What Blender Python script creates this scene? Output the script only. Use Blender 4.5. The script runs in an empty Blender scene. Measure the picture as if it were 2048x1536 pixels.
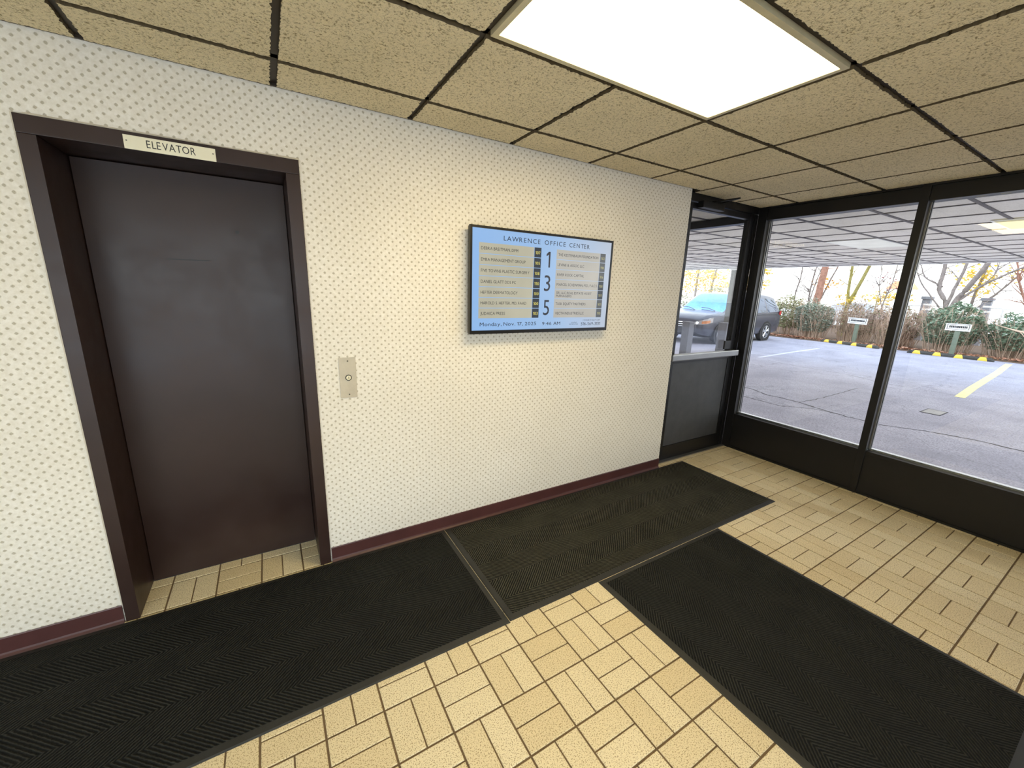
import bpy, bmesh, math, random
from mathutils import Vector, Matrix, noise
PI = math.pi
SC = bpy.context.scene
COL = SC.collection
RNG = random.Random(7)

# ------------------------------------------------------------------ helpers
def lin(c):
    return tuple(((v/255)/12.92 if v/255 <= .04045 else (((v/255)+.055)/1.055)**2.4) for v in c)

def link(o, parent=None):
    COL.objects.link(o)
    if parent is not None:
        o.parent = parent
    return o

def tag(o, label=None, cat=None, group=None, kind=None):
    if label: o['label'] = label
    if cat: o['category'] = cat
    if group: o['group'] = group
    if kind: o['kind'] = kind
    return o

def empty(name, loc=(0, 0, 0), rz=0, parent=None):
    o = bpy.data.objects.new(name, None)
    o.location = loc
    o.rotation_euler = (0, 0, rz)
    o.empty_display_size = .1
    return link(o, parent)

def obj(name, bm, m, parent=None, smooth=False):
    me = bpy.data.meshes.new(name)
    bmesh.ops.recalc_face_normals(bm, faces=bm.faces[:])
    if smooth:
        for f in bm.faces: f.smooth = True
    bm.to_mesh(me); bm.free()
    for mm in (m if isinstance(m, (list, tuple)) else [m]):
        me.materials.append(mm)
    return link(bpy.data.objects.new(name, me), parent)

def box(bm, x0, x1, y0, y1, z0, z1, bev=0, mi=0):
    r = bmesh.ops.create_cube(bm, size=1)
    vs = r['verts']
    for v in vs:
        v.co = Vector(((x0+x1)/2 + v.co.x*(x1-x0), (y0+y1)/2 + v.co.y*(y1-y0), (z0+z1)/2 + v.co.z*(z1-z0)))
    fs = set(f for v in vs for f in v.link_faces)
    for f in fs: f.material_index = mi
    if bev:
        es = list(set(e for v in vs for e in v.link_edges))
        bmesh.ops.bevel(bm, geom=es, offset=bev, segments=2, affect='EDGES', profile=.7)
    return bm

def boxes(*args, bev=0):
    bm = bmesh.new()
    for a in args: box(bm, *a, bev=bev)
    return bm

def tube(bm, pts, rads, seg=6, cap=True):
    pts = [Vector(p) for p in pts]
    if not isinstance(rads, (list, tuple)): rads = [rads]*len(pts)
    rings = []
    for i, p in enumerate(pts):
        d = (pts[min(i+1, len(pts)-1)] - pts[max(i-1, 0)])
        if d.length < 1e-9: d = Vector((0, 0, 1))
        d.normalize()
        a = Vector((0, 0, 1)) if abs(d.z) < .9 else Vector((1, 0, 0))
        u = d.cross(a).normalized(); w = d.cross(u)
        rings.append([bm.verts.new(p + (u*math.cos(t*2*PI/seg) + w*math.sin(t*2*PI/seg))*rads[i]) for t in range(seg)])
    for a, b in zip(rings[:-1], rings[1:]):
        for t in range(seg):
            bm.faces.new((a[t], a[(t+1) % seg], b[(t+1) % seg], b[t]))
    if cap:
        bm.faces.new(rings[0][::-1]); bm.faces.new(rings[-1])
    return bm

def disc_lathe(bm, prof, seg=32, axis='y', at=(0, 0, 0)):
    """prof: list of (radius, offset along axis); revolves, closes with centre fans where radius is 0"""
    at = Vector(at)
    def P(r, h, t):
        c, s = math.cos(t)*r, math.sin(t)*r
        return at + (Vector((c, h, s)) if axis == 'y' else Vector((c, s, h)) if axis == 'z' else Vector((h, c, s)))
    rings = []
    for r, h in prof:
        if r < 1e-6: rings.append([bm.verts.new(P(0, h, 0))])
        else: rings.append([bm.verts.new(P(r, h, 2*PI*k/seg)) for k in range(seg)])
    for a, b in zip(rings[:-1], rings[1:]):
        for k in range(seg):
            q = [a[k % len(a)], a[(k+1) % len(a)], b[(k+1) % len(b)], b[k % len(b)]]
            u = []
            for v in q:
                if v not in u: u.append(v)
            if len(u) >= 3: bm.faces.new(u)
    return bm

# ------------------------------------------------------------------ materials
def new_mat(name):
    m = bpy.data.materials.new(name); m.use_nodes = True
    nt = m.node_tree; nt.nodes.clear()
    out = nt.nodes.new('ShaderNodeOutputMaterial')
    return m, nt, out

class N:
    """tiny node builder"""
    def __init__(s, nt): s.nt = nt
    def n(s, t, **kw):
        x = s.nt.nodes.new(t)
        for k, v in kw.items(): setattr(x, k, v)
        return x
    def l(s, a, b): s.nt.links.new(a, b)
    def math(s, op, a, b=None, c=None, clamp=False):
        x = s.n('ShaderNodeMath', operation=op, use_clamp=clamp)
        for i, v in enumerate((a, b, c)):
            if v is None: continue
            if isinstance(v, (int, float)): x.inputs[i].default_value = v
            else: s.l(v, x.inputs[i])
        return x.outputs[0]
    def coord(s, kind='Object'): return s.n('ShaderNodeTexCoord').outputs[kind]
    def noise(s, vec, scale, detail=2, rough=.5, dist=0):
        x = s.n('ShaderNodeTexNoise'); x.inputs['Scale'].default_value = scale
        x.inputs['Detail'].default_value = detail; x.inputs['Roughness'].default_value = rough
        x.inputs['Distortion'].default_value = dist
        s.l(vec, x.inputs['Vector']); return x.outputs['Fac']
    def ramp(s, fac, stops):
        x = s.n('ShaderNodeValToRGB'); e = x.color_ramp.elements
        while len(e) < len(stops): e.new(.5)
        for el, (p, c) in zip(e, stops):
            el.position = p; el.color = tuple(c)+(1,) if len(c) == 3 else c
        s.l(fac, x.inputs[0]); return x.outputs[0]
    def mix(s, fac, a, b, mode='MIX'):
        x = s.n('ShaderNodeMix', data_type='RGBA', blend_type=mode)
        if isinstance(fac, (int, float)): x.inputs[0].default_value = fac
        else: s.l(fac, x.inputs[0])
        for i, v in ((6, a), (7, b)):
            if isinstance(v, tuple): x.inputs[i].default_value = tuple(v)+(1,)
            else: s.l(v, x.inputs[i])
        return x.outputs[2]
    def bump(s, h, strength, dist):
        x = s.n('ShaderNodeBump'); x.inputs['Strength'].default_value = strength; x.inputs['Distance'].default_value = dist
        s.l(h, x.inputs['Height']); return x.outputs[0]
    def bsdf(s, out, col=None, rough=.5, metal=0, normal=None, spec=.5):
        b = s.n('ShaderNodeBsdfPrincipled')
        if isinstance(col, tuple): b.inputs['Base Color'].default_value = tuple(col)+(1,)
        elif col is not None: s.l(col, b.inputs['Base Color'])
        if isinstance(rough, (int, float)): b.inputs['Roughness'].default_value = rough
        else: s.l(rough, b.inputs['Roughness'])
        b.inputs['Metallic'].default_value = metal
        b.inputs['Specular IOR Level'].default_value = spec
        if normal is not None: s.l(normal, b.inputs['Normal'])
        s.l(b.outputs[0], out.inputs[0]); return b

def M(name, col, rough=.5, metal=0, var=.12, scale=8, bump=0, bscale=60, spec=.5, bdist=.002):
    """plain surface with a little procedural colour variation"""
    m, nt, out = new_mat(name); k = N(nt)
    c = lin(col); v = k.coord()
    f = k.noise(v, scale, 4, .6)
    hi = tuple(min(1, x*(1+var)) for x in c); lo = tuple(x*(1-var) for x in c)
    colr = k.ramp(f, [(.3, lo), (.7, hi)])
    nm = k.bump(k.noise(v, bscale, 3, .6), bump, bdist) if bump else None
    k.bsdf(out, colr, rough, metal, nm, spec)
    return m

def M_emit(name, col, strength, ramp=None):
    m, nt, out = new_mat(name); k = N(nt)
    e = k.n('ShaderNodeEmission'); e.inputs[1].default_value = strength
    c = lin(col)
    f = k.noise(k.coord(), 2.0, 1)
    k.l(k.ramp(f, [(.3, tuple(x*.97 for x in c)), (.7, c)]), e.inputs[0])
    k.l(e.outputs[0], out.inputs[0]); return m

def M_glass(name, tint=(.93, .95, .95), refl=.9):
    m, nt, out = new_mat(name); k = N(nt)
    t = k.n('ShaderNodeBsdfTransparent')
    f0 = k.noise(k.coord(), 3, 2)
    k.l(k.ramp(f0, [(.3, tuple(x*.97 for x in tint)), (.7, tint)]), t.inputs[0])
    g = k.n('ShaderNodeBsdfGlossy'); g.inputs['Roughness'].default_value = .01
    ge = k.n('ShaderNodeNewGeometry'); dt = k.n('ShaderNodeVectorMath', operation='DOT_PRODUCT')
    k.l(ge.outputs['Normal'], dt.inputs[0]); k.l(ge.outputs['Incoming'], dt.inputs[1])
    f5 = k.math('POWER', k.math('SUBTRACT', 1.0, k.math('ABSOLUTE', dt.outputs['Value']), clamp=True), 5.0)
    fres = k.math('MULTIPLY_ADD', f5, .955, .042)
    mx = k.n('ShaderNodeMixShader')
    k.l(k.math('MULTIPLY', fres, refl), mx.inputs[0]); k.l(t.outputs[0], mx.inputs[1]); k.l(g.outputs[0], mx.inputs[2])
    k.l(mx.outputs[0], out.inputs[0]); return m

def M_wallpaper():
    m, nt, out = new_mat('patterned_wallpaper'); k = N(nt)
    v = k.coord()
    jit = k.n('ShaderNodeTexNoise'); jit.inputs['Scale'].default_value = 60
    k.l(v, jit.inputs['Vector'])
    sub = k.n('ShaderNodeVectorMath', operation='SUBTRACT'); k.l(jit.outputs['Color'], sub.inputs[0]); sub.inputs[1].default_value = (.5, .5, .5)
    sc = k.n('ShaderNodeVectorMath', operation='SCALE'); k.l(sub.outputs[0], sc.inputs[0]); sc.inputs['Scale'].default_value = .006
    ad = k.n('ShaderNodeVectorMath', operation='ADD'); k.l(v, ad.inputs[0]); k.l(sc.outputs[0], ad.inputs[1])
    sp = k.n('ShaderNodeSeparateXYZ'); k.l(ad.outputs[0], sp.inputs[0])
    px, pz = .0405, .0392
    def lattice(o):
        dx = k.math('MULTIPLY', k.math('SUBTRACT', k.math('FRACT', k.math('ADD', k.math('DIVIDE', sp.outputs[0], px), .02+o)), .5), px)
        dz = k.math('MULTIPLY', k.math('SUBTRACT', k.math('FRACT', k.math('ADD', k.math('DIVIDE', sp.outputs[2], pz), .25+o)), .5), pz)
        return k.math('POWER', k.math('ADD', k.math('POWER', k.math('ABSOLUTE', dx), 1.4), k.math('POWER', k.math('ABSOLUTE', dz), 1.4)), 1/1.4)
    d = k.math('MINIMUM', lattice(0), lattice(.5))
    mask = k.math('MULTIPLY_ADD', d, -1/.0030, .0072/.0030, clamp=True)
    n2 = k.noise(v, 320, 3, .6)
    mask = k.math('MULTIPLY', mask, k.math('MULTIPLY_ADD', n2, 1.3, .15), clamp=True)
    base = k.ramp(k.noise(v, 55, 4, .65), [(.3, lin((220, 214, 200))), (.7, lin((238, 234, 225)))])
    big = k.ramp(k.noise(v, 1.6, 3), [(.3, (.93, .92, .90)), (.7, (1, 1, 1))])
    base = k.mix(1.0, base, big, 'MULTIPLY')
    colr = k.mix(mask, base, lin((166, 157, 134)))
    nm = k.bump(k.noise(v, 240, 3, .6), .25, .0015)
    k.bsdf(out, colr, .62, 0, nm, .35)
    return m

def M_ceiling_tile(name, col, dark, s=1.0, bstr=.9):
    m, nt, out = new_mat(name); k = N(nt); v = k.coord()
    a = k.noise(v, 95*s, 3, .65, .6); b = k.noise(v, 190*s, 2, .6)
    pits = k.math('MULTIPLY_ADD', a, .7, k.math('MULTIPLY', b, .3))
    c = k.ramp(pits, [(.36, lin(dark)), (.47, lin(col)), (.75, tuple(min(1, x*1.12) for x in lin(col)))])
    big = k.ramp(k.noise(v, 2.2, 2), [(.3, (.90, .90, .88)), (.7, (1, 1, 1))])
    c = k.mix(1.0, c, big, 'MULTIPLY')
    k.bsdf(out, c, .95, 0, k.bump(pits, bstr, .012), .1)
    return m

def M_floor_tile():
    m, nt, out = new_mat('speckled_beige_tile'); k = N(nt); v = k.coord()
    at = k.n('ShaderNodeAttribute', attribute_name='tone')
    base = k.ramp(at.outputs['Fac'], [(0, lin((222, 205, 166))), (.5, lin((228, 213, 176))), (1, lin((233, 220, 186)))])
    s1 = k.noise(v, 230, 1.5, .6); s2 = k.noise(v, 120, 3, .7)
    sp = k.math('MULTIPLY_ADD', s1, 9.0, -4.75, clamp=True)
    base = k.mix(k.math('MULTIPLY', sp, .8), base, lin((140, 112, 66)))
    sp2 = k.math('MULTIPLY_ADD', s2, 7.0, -3.9, clamp=True)
    base = k.mix(k.math('MULTIPLY', sp2, .35), base, lin((240, 226, 182)))
    rough = k.ramp(k.noise(v, 20, 3), [(.3, (.34,)*3), (.7, (.5,)*3)])
    k.bsdf(out, base, rough, 0, k.bump(s2, .15, .002), .5)
    return m

def M_mat(name, along='x', ridge=(100, 98, 84), base=(19, 19, 18)):
    """ribbed herringbone entrance matting"""
    m, nt, out = new_mat(name); k = N(nt); v = k.coord()
    sp = k.n('ShaderNodeSeparateXYZ'); k.l(v, sp.inputs[0])
    L, W = (sp.outputs[0], sp.outputs[1]) if along == 'x' else (sp.outputs[1], sp.outputs[0])
    P, s = .30, .0175
    zig = k.math('MULTIPLY', k.math('ABSOLUTE', k.math('SUBTRACT', k.math('FRACT', k.math('DIVIDE', W, P)), .5)), P*1.1)
    jit = k.math('MULTIPLY', k.math('SUBTRACT', k.noise(v, 90, 2), .5), .009)
    ph = k.math('MULTIPLY', k.math('ADD', k.math('ADD', L, zig), jit), 2*PI/s)
    st = k.math('MULTIPLY_ADD', k.math('SINE', ph), .5, .5)
    st = k.math('POWER', st, 1.6)
    wear = k.noise(v, 5, 3)
    c = k.mix(k.math('MULTIPLY', st, k.math('MULTIPLY_ADD', wear, .9, .35), clamp=True), lin(base), lin(ridge))
    fz = k.noise(v, 420, 2)
    c = k.mix(k.math('MULTIPLY_ADD', fz, 6, -3.9, clamp=True), c, lin((70, 70, 64)))
    h = k.math('ADD', st, k.math('MULTIPLY', fz, .35))
    k.bsdf(out, c, .9, 0, k.bump(h, 1.0, .006), .15)
    return m

def M_asphalt():
    m, nt, out = new_mat('worn_asphalt'); k = N(nt); v = k.coord()
    a = k.noise(v, 1.1, 5, .65); b = k.noise(v, 55, 3, .7)
    c = k.ramp(a, [(.3, lin((140, 138, 150))), (.5, lin((158, 156, 168))), (.72, lin((174, 173, 184)))])
    c = k.mix(k.math('MULTIPLY_ADD', b, 4, -1.7, clamp=True), c, lin((118, 116, 126)))
    vo = k.n('ShaderNodeTexNoise'); vo.inputs['Scale'].default_value = .35; vo.inputs['Detail'].default_value = 6; k.l(v, vo.inputs['Vector'])
    crack = k.math('SUBTRACT', 1.0, k.math('MULTIPLY', k.math('ABSOLUTE', k.math('SUBTRACT', vo.outputs['Fac'], .5)), 260), clamp=True)
    c = k.mix(k.math('MULTIPLY', crack, .35), c, lin((70, 68, 74)))
    k.bsdf(out, c, .85, 0, k.bump(b, .6, .006), .3)
    return m

def M_leaf(name, stops, trans=.25):
    m, nt, out = new_mat(name); k = N(nt)
    at = k.n('ShaderNodeAttribute', attribute_name='tone')
    n = len(stops)
    c = k.ramp(at.outputs['Fac'], [(i/(n-1), lin(s)) for i, s in enumerate(stops)])
    b = k.bsdf(out, c, .55, 0, None, .4)
    t = k.n('ShaderNodeBsdfTranslucent'); k.l(c, t.inputs[0])
    mx = k.n('ShaderNodeMixShader'); mx.inputs[0].default_value = trans
    k.l(b.outputs[0], mx.inputs[1]); k.l(t.outputs[0], mx.inputs[2]); k.l(mx.outputs[0], out.inputs[0])
    return m

def M_screen():
    m, nt, out = new_mat('lit_screen_backdrop'); k = N(nt)
    sp = k.n('ShaderNodeSeparateXYZ'); k.l(k.coord('Generated'), sp.inputs[0])
    c = k.ramp(sp.outputs[0], [(0, lin((150, 196, 250))), (.55, lin((166, 202, 244))), (1, lin((196, 208, 226)))])
    b = k.bsdf(out, (.02, .02, .02), .22, 0, None, .5)
    k.l(c, b.inputs['Emission Color']); b.inputs['Emission Strength'].default_value = .84
    return m

def M_lit(name, col, strength=.95, rough=.22):
    m, nt, out = new_mat(name); k = N(nt)
    c = lin(col); f = k.noise(k.coord(), 4, 2)
    cc = k.ramp(f, [(.25, tuple(x*.88 for x in c)), (.75, tuple(min(1, x*1.08) for x in c))])
    b = k.bsdf(out, (.02, .02, .02), rough, 0, None, .5)
    k.l(cc, b.inputs['Emission Color']); b.inputs['Emission Strength'].default_value = strength
    return m

def M_brown_metal():
    m, nt, out = new_mat('brown_painted_metal'); k = N(nt); v = k.coord()
    c = k.ramp(k.noise(v, 3, 4, .6), [(.3, lin((46, 32, 28))), (.7, lin((54, 39, 34)))])
    r = k.ramp(k.noise(v, 6, 4, .6), [(.3, (.30,)*3), (.7, (.42,)*3)])
    k.bsdf(out, c, r, 0, k.bump(k.noise(v, 30, 2), .05, .002), .32)
    return m

WALLPAPER = M_wallpaper()
PLASTER = M('plain_plaster', (214, 206, 188), .8, 0, .06, 3, .2, 120)
TILE_CEIL = M_ceiling_tile('textured_ceiling_tile', (236, 222, 188), (158, 141, 106))
TILE_SOFFIT = M_ceiling_tile('soffit_tile', (230, 225, 220), (212, 207, 203), .7, .3)
TBAR = M('dark_brown_grid_metal', (58, 48, 36), .5, .2, .15)
TBAR_GREY = M('grey_grid_metal', (92, 88, 92), .6, .2, .1)
CEILBACK = M('dark_ceiling_backing', (40, 36, 30), .9)
FLOOR = M_floor_tile()
GROUT = M('brown_grout', (112, 92, 66), .9, 0, .2, 20, .4, 200)
BROWN = M_brown_metal()
BASEB = M('oxblood_vinyl', (76, 44, 42), .42, 0, .15, 6, .1, 60)
CAULK = M('white_caulk', (206, 196, 176), .6)
CREAM = M('cream_plastic', (232, 226, 200), .4, 0, .03)
BLACK = M('black_print', (22, 20, 20), .5)
STEEL = M('brushed_steel', (186, 176, 156), .42, .3, .08, 14, .1, 200)
DSTEEL = M('dark_screw_steel', (90, 84, 72), .4, .8)
BUTTON = M_lit('lit_button', (255, 238, 190), .8, .3)
BRONZE = M('dark_bronze_aluminium', (26, 25, 26), .38, .3, .15, 5)
ALU = M('bright_aluminium', (206, 206, 206), .25, .9, .05)
ALU_SAT = M('satin_aluminium', (150, 150, 148), .32, .85, .06)
DOORPANEL = M('dark_textured_panel', (62, 63, 66), .55, 0, .18, 9, .3, 90)
GLASS = M_glass('clear_glass')
RUB = M('black_rubber', (38, 38, 36), .55, 0, .2, 10, .2, 120)
MAT_X = M_mat('herringbone_matting_long', 'x')
MAT_X2 = M_mat('herringbone_matting_dark', 'x', (62, 62, 56), (18, 19, 19))
MAT_Y = M_mat('herringbone_matting_cross', 'y', (64, 64, 58), (19, 20, 20))
DIFF = M_emit('glowing_diffuser', (255, 231, 176), 16)
FIXFRAME = M('cream_fixture_metal', (206, 194, 158), .4, .2)
TVBLACK = M('gloss_black_plastic', (16, 16, 18), .3)
SCREEN = M_screen()
PLATE = M_lit('lit_tenant_plate', (196, 192, 170), .86)
PLATE_R = M_lit('lit_tenant_plate_pale', (192, 188, 178), .84)
SUITE = M_lit('lit_suite_box', (34, 46, 60), .9)
SUITE_GLARE = M_lit('lit_suite_box_glare', (84, 88, 92), .9)  # window glare on the right-hand boxes put into their colour
INK = M_lit('lit_dark_lettering', (20, 28, 48), .9)
YEL_INK = M_lit('lit_yellow_lettering', (236, 224, 110), .95)
ASPH = M_asphalt()
CRACK = M('asphalt_crack', (66, 64, 70), .95)
YPAINT = M('yellow_road_paint', (228, 216, 140), .8, 0, .12, 12, .4, 60)
WPAINT = M('worn_white_road_paint', (182, 182, 196), .8, 0, .12, 12, .4, 60)
YMARK = M('yellow_marker', (238, 200, 70), .6)
SOIL = M('leaf_strewn_soil', (98, 78, 64), .95, 0, .35, 7, .8, 30, .2, .02)
CONCRETE = M('grey_concrete', (150, 148, 146), .85, 0, .1, 5, .3, 60)
WHITEP = M('white_masonry_paint', (236, 236, 234), .7, 0, .04)
COLSHADE = M('shaded_column_grey', (104, 104, 100), .75, 0, .08)  # shade on the column's near side put into its colour
POSTGREY = M('grey_post_paint', (128, 130, 138), .6, 0, .08)
SIGNPOST = M('weathered_green_post', (112, 124, 108), .8, 0, .15)
SIGNFACE = M('white_sign_face', (238, 238, 236), .5, 0, .03)
BARK_RED = M('reddish_bark', (166, 124, 108), .95, 0, .3, 9, .9, 30, .2, .03)
BARK_GREY = M('grey_bark', (138, 128, 124), .95, 0, .25, 9, .9, 30, .2, .02)
BARK_YEL = M('mossy_bark', (150, 140, 84), .95, 0, .25, 9, .9, 30, .2, .02)
TWIG = M('pale_dry_twig', (194, 166, 144), .9, 0, .3, 4)
TWIG_D = M('dark_twig', (118, 98, 86), .9, 0, .3, 4)

# ------------------------------------------------------------------ dimensions (metres)
H = 2.412
XW = 4.853                    # inner face of the window wall
WE = 3.726                    # right end of the papered wall
XL, YF = -2.6, -3.7           # unseen left wall and front wall
CT, C0, CA = .602, 1.4191, -.2625
FR0, FR1, FTOP = 0.0, .893, 2.135      # elevator door frame outer
OP0, OP1, OTOP = .050, .836, 2.072     # opening
LEAF_Y = .265

# ------------------------------------------------------------------ setting: walls, floor, ceiling
w = obj('wall_back', boxes((XL, FR0, 0, .33, 0, H+.05), (FR0, FR1, 0, .33, FTOP, H+.05), (FR1, WE, 0, .33, 0, H+.05)), WALLPAPER)
tag(w, 'beige wallpapered wall with small olive diamond dots', 'wall', kind='structure')
w = obj('wall_exterior', boxes((WE-.2, WE, .33, 7, -.05, 2.36), (XL, WE, .6, .75, 0, H+.05)), PLASTER)
tag(w, 'plain outer wall face running behind the glass door', 'wall', kind='structure')
w = obj('wall_left', boxes((XL-.2, XL, YF, .33, 0, H+.05)), WALLPAPER)
tag(w, 'papered side wall left of the elevator', 'wall', kind='structure')
w = obj('wall_front', boxes((XL, -2.4, YF-.2, YF, 0, H+.05), (-2.4, 1.7, YF-.2, YF, 0, .15), (-2.4, 1.7, YF-.2, YF, 2.3, H+.05), (1.7, XW+.11, YF-.2, YF, 0, H+.05)), PLASTER)
tag(w, 'plain wall opposite the elevator with a wide window put in for daylight', 'wall', kind='structure')
w3 = empty('window_3', (-.35, YF-.1, .15)); tag(w3, 'unseen wide window opposite the elevator, put in for daylight', 'window', kind='structure')  # unseen window, put in to bring daylight onto the lower wall
def bm_local(bm, o):
    bmesh.ops.translate(bm, verts=bm.verts[:], vec=-Vector(o)); return bm
obj('window_frame', bm_local(boxes((-2.4, 1.7, YF-.12, YF-.06, .15, .21), (-2.4, 1.7, YF-.12, YF-.06, 2.24, 2.3), (-2.4, -2.34, YF-.12, YF-.06, .21, 2.24), (1.64, 1.7, YF-.12, YF-.06, .21, 2.24), (-.38, -.32, YF-.12, YF-.06, .21, 2.24)), (-.35, YF-.1, .15)), BRONZE, w3)
obj('pane', bm_local(boxes((-2.34, 1.64, YF-.093, YF-.087, .21, 2.24)), (-.35, YF-.1, .15)), GLASS, w3)

# floor: basket-weave tiles, one mesh with a tone per tile
def build_floor():
    S, gx, gy = .2032, .7488, -1.0179
    g, bv, th = .0038, .0022, .006
    bm = bmesh.new(); tone = bm.faces.layers.float.new('tone')
    rr = random.Random(3)
    def tile(x0, x1, y0, y1):
        x0, x1 = max(x0, XL), min(x1, XW-.004)
        y0, y1 = max(y0, YF), min(y1, .27)
        if x1-x0 < .012 or y1-y0 < .012: return
        t = rr.random()
        lo = [bm.verts.new((x, y, -th)) for x, y in ((x0, y0), (x1, y0), (x1, y1), (x0, y1))]
        mi = [bm.verts.new((x, y, -.0016)) for x, y in ((x0, y0), (x1, y0), (x1, y1), (x0, y1))]
        hi = [bm.verts.new((x, y, 0)) for x, y in ((x0+bv, y0+bv), (x1-bv, y0+bv), (x1-bv, y1-bv), (x0+bv, y1-bv))]
        fs = [bm.faces.new(hi)]
        for a, b in ((lo, mi), (mi, hi)):
            for i in range(4): fs.append(bm.faces.new((a[i], a[(i+1) % 4], b[(i+1) % 4], b[i])))
        for f in fs: f[tone] = t
    for k in range(-18, 22):
        for r in range(-7, 21):
            x, y = gx+k*S, gy-(r+1)*S          # block spans x..x+S, y..y+S
            if (k+r) % 2:
                tile(x+g, x+S/2-g*.75, y+g, y+S-g); tile(x+S/2+g*.75, x+S-g, y+g, y+S-g)
            else:
                tile(x+g, x+S-g, y+g, y+S/2-g*.75); tile(x+g, x+S-g, y+S/2+g*.75, y+S-g)
    return bm
fl = obj('floor', build_floor(), FLOOR)
tag(fl, 'beige speckled brick-shaped floor tiles laid in a basket weave', 'floor', kind='structure')
obj('grout_bed', boxes((XL, XW+.1, YF, .27, -.06, -.0035)), GROUT, fl)

# ceiling tiles with ragged edges, resting on dark tees
def build_ceiling():
    bm = bmesh.new()
    def tile(x0, x1, y0, y1):
        if x1-x0 < .03 or y1-y0 < .03: return
        ring = []
        per = [((x0, y0), (x1, y0)), ((x1, y0), (x1, y1)), ((x1, y1), (x0, y1)), ((x0, y1), (x0, y0))]
        c = ((x0+x1)/2, (y0+y1)/2)
        for (ax, ay), (bx_, by) in per:
            L = math.hypot(bx_-ax, by-ay); n = max(2, int(L/.009))
            for i in range(n):
                t = i/n; x, y = ax+(bx_-ax)*t, ay+(by-ay)*t
                j = max(0, noise.noise(Vector((x*70, y*70, 3.1))))*.011 + max(0, noise.noise(Vector((x*190, y*190, 8.7))))*.006
                nx, ny = -(by-ay)/L, (bx_-ax)/L
                ring.append((x+nx*j, y+ny*j, noise.noise(Vector((x*60, y*60, 5)))*.0012))
        lo = [bm.verts.new((x, y, H+.0015+abs(dz))) for x, y, dz in ring]
        hi = [bm.verts.new((x, y, H+.016)) for x, y, dz in ring]
        n = len(ring)
        bm.faces.new(lo)
        for i in range(n): bm.faces.new((lo[i], lo[(i+1) % n], hi[(i+1) % n], hi[i])).material_index = 1
    G = .012
    xs = [C0+i*CT for i in range(-7, 7)]
    ys = [CA-i*.5985 for i in range(-2, 9)]
    for i in range(len(xs)-1):
        for j in range(len(ys)-1):
            x0, x1, y1, y0 = xs[i]+G, xs[i+1]-G, ys[j]-G, ys[j+1]+G
            ym = -.013 if (xs[i] < WE-.05 and not xs[i] > WE-.12) else .06
            if abs((xs[i]+xs[i+1])/2-(C0+CT)) < CT*.9 and C0-.01 < xs[i] < C0+2*CT-.1 and ys[j+1] < CA-.5985*1.5 < ys[j]: continue
            tile(max(x0, XL), min(x1, XW-.02), max(y0, YF), min(y1, ym))
    return bm, xs, ys
bm, xs, ys = build_ceiling()
ce = obj('ceiling', bm, [TILE_CEIL, M('shaded_tile_edge', (96, 82, 58), .95)])  # tile sides coloured dark to put shade into the gaps
tag(ce, 'suspended ceiling of rough textured beige square tiles', 'ceiling', kind='structure')
bm = bmesh.new()
for x in xs:
    if XL < x < XW: box(bm, x-.015, x+.015, YF, .07 if x > WE else 0, H+.0162, H+.03)
for y in ys:
    if YF < y < .05: box(bm, XL, XW, y-.015, y+.015, H+.0162, H+.0295)
box(bm, XL, WE, -.012, -.0006, H+.005, H+.0162)  # dark wall strip draws the shadow line between tiles and wall
obj('ceiling_grid', bm, TBAR, ce)
obj('ceiling_backing', boxes((XL-.2, XW+.11, YF-.2, .33, H+.0305, H+.07)), CEILBACK, ce)  # unseen dark sheet added to stop sky light leaking between tiles

# baseboards
def baseb(name, x0, x1, label):
    bm = bmesh.new()
    prof = [(-.0005, .088), (-.004, .090), (-.0065, .085), (-.0065, .018), (-.009, .010), (-.016, .003), (-.018, 0), (-.0005, 0)]
    a = [bm.verts.new((x0, y, z)) for y, z in prof]; b = [bm.verts.new((x1, y, z)) for y, z in prof]
    n = len(prof)
    for i in range(n): bm.faces.new((a[i], a[(i+1) % n], b[(i+1) % n], b[i]))
    bm.faces.new(a); bm.faces.new(b[::-1])
    tag(obj(name, bm, BASEB), label, 'baseboard', kind='structure')
baseb('baseboard_left', XL+.001, FR0-.006, 'dark oxblood vinyl baseboard left of the elevator door')
baseb('baseboard_right', FR1+.006, WE-.001, 'dark oxblood vinyl baseboard between elevator door and glass door')

# ------------------------------------------------------------------ elevator door (door_1)
O1 = (.445, 0, 0)
d1 = empty('door_1', O1); tag(d1, 'dark brown painted metal elevator door in deep recessed frame', 'door', kind='structure')
bm = boxes((FR0, OP0, -.012, LEAF_Y+.05, 0, OTOP), (OP1, FR1, -.012, LEAF_Y+.05, 0, OTOP), bev=.002)
box(bm, FR0, FR1, -.012, LEAF_Y+.05, OTOP+.0012, FTOP, bev=.002)
obj('door_frame', bm_local(bm, O1), BROWN, d1)
leaf = obj('door_leaf', bm_local(boxes((OP0+.003, OP1-.003, LEAF_Y, LEAF_Y+.045, .006, OTOP-.003), bev=.0015), O1), BROWN, d1)
bm = bmesh.new(); disc_lathe(bm, [(0, -.0006), (.0085, -.0006), (.0085, .004)], 16, 'y', (.612, LEAF_Y-.0005, 1.82))
obj('keyhole', bm_local(bm, O1), BLACK, leaf)
bm = bmesh.new()
sp_ = [(.318, 1.674), (.36, 1.6745), (.42, 1.6745), (.482, 1.6755)]
for (xa, za), (xb, zb) in zip(sp_[:-1], sp_[1:]):
    vs = [bm.verts.new((x, LEAF_Y-.0006, z)) for x, z in ((xa, za-.0022), (xb, zb-.0026), (xb, zb+.0026), (xa, za+.0018))]
    bm.faces.new(vs)
obj('scratch', bm_local(bm, O1), BLACK, leaf)
bm = bmesh.new()
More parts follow.
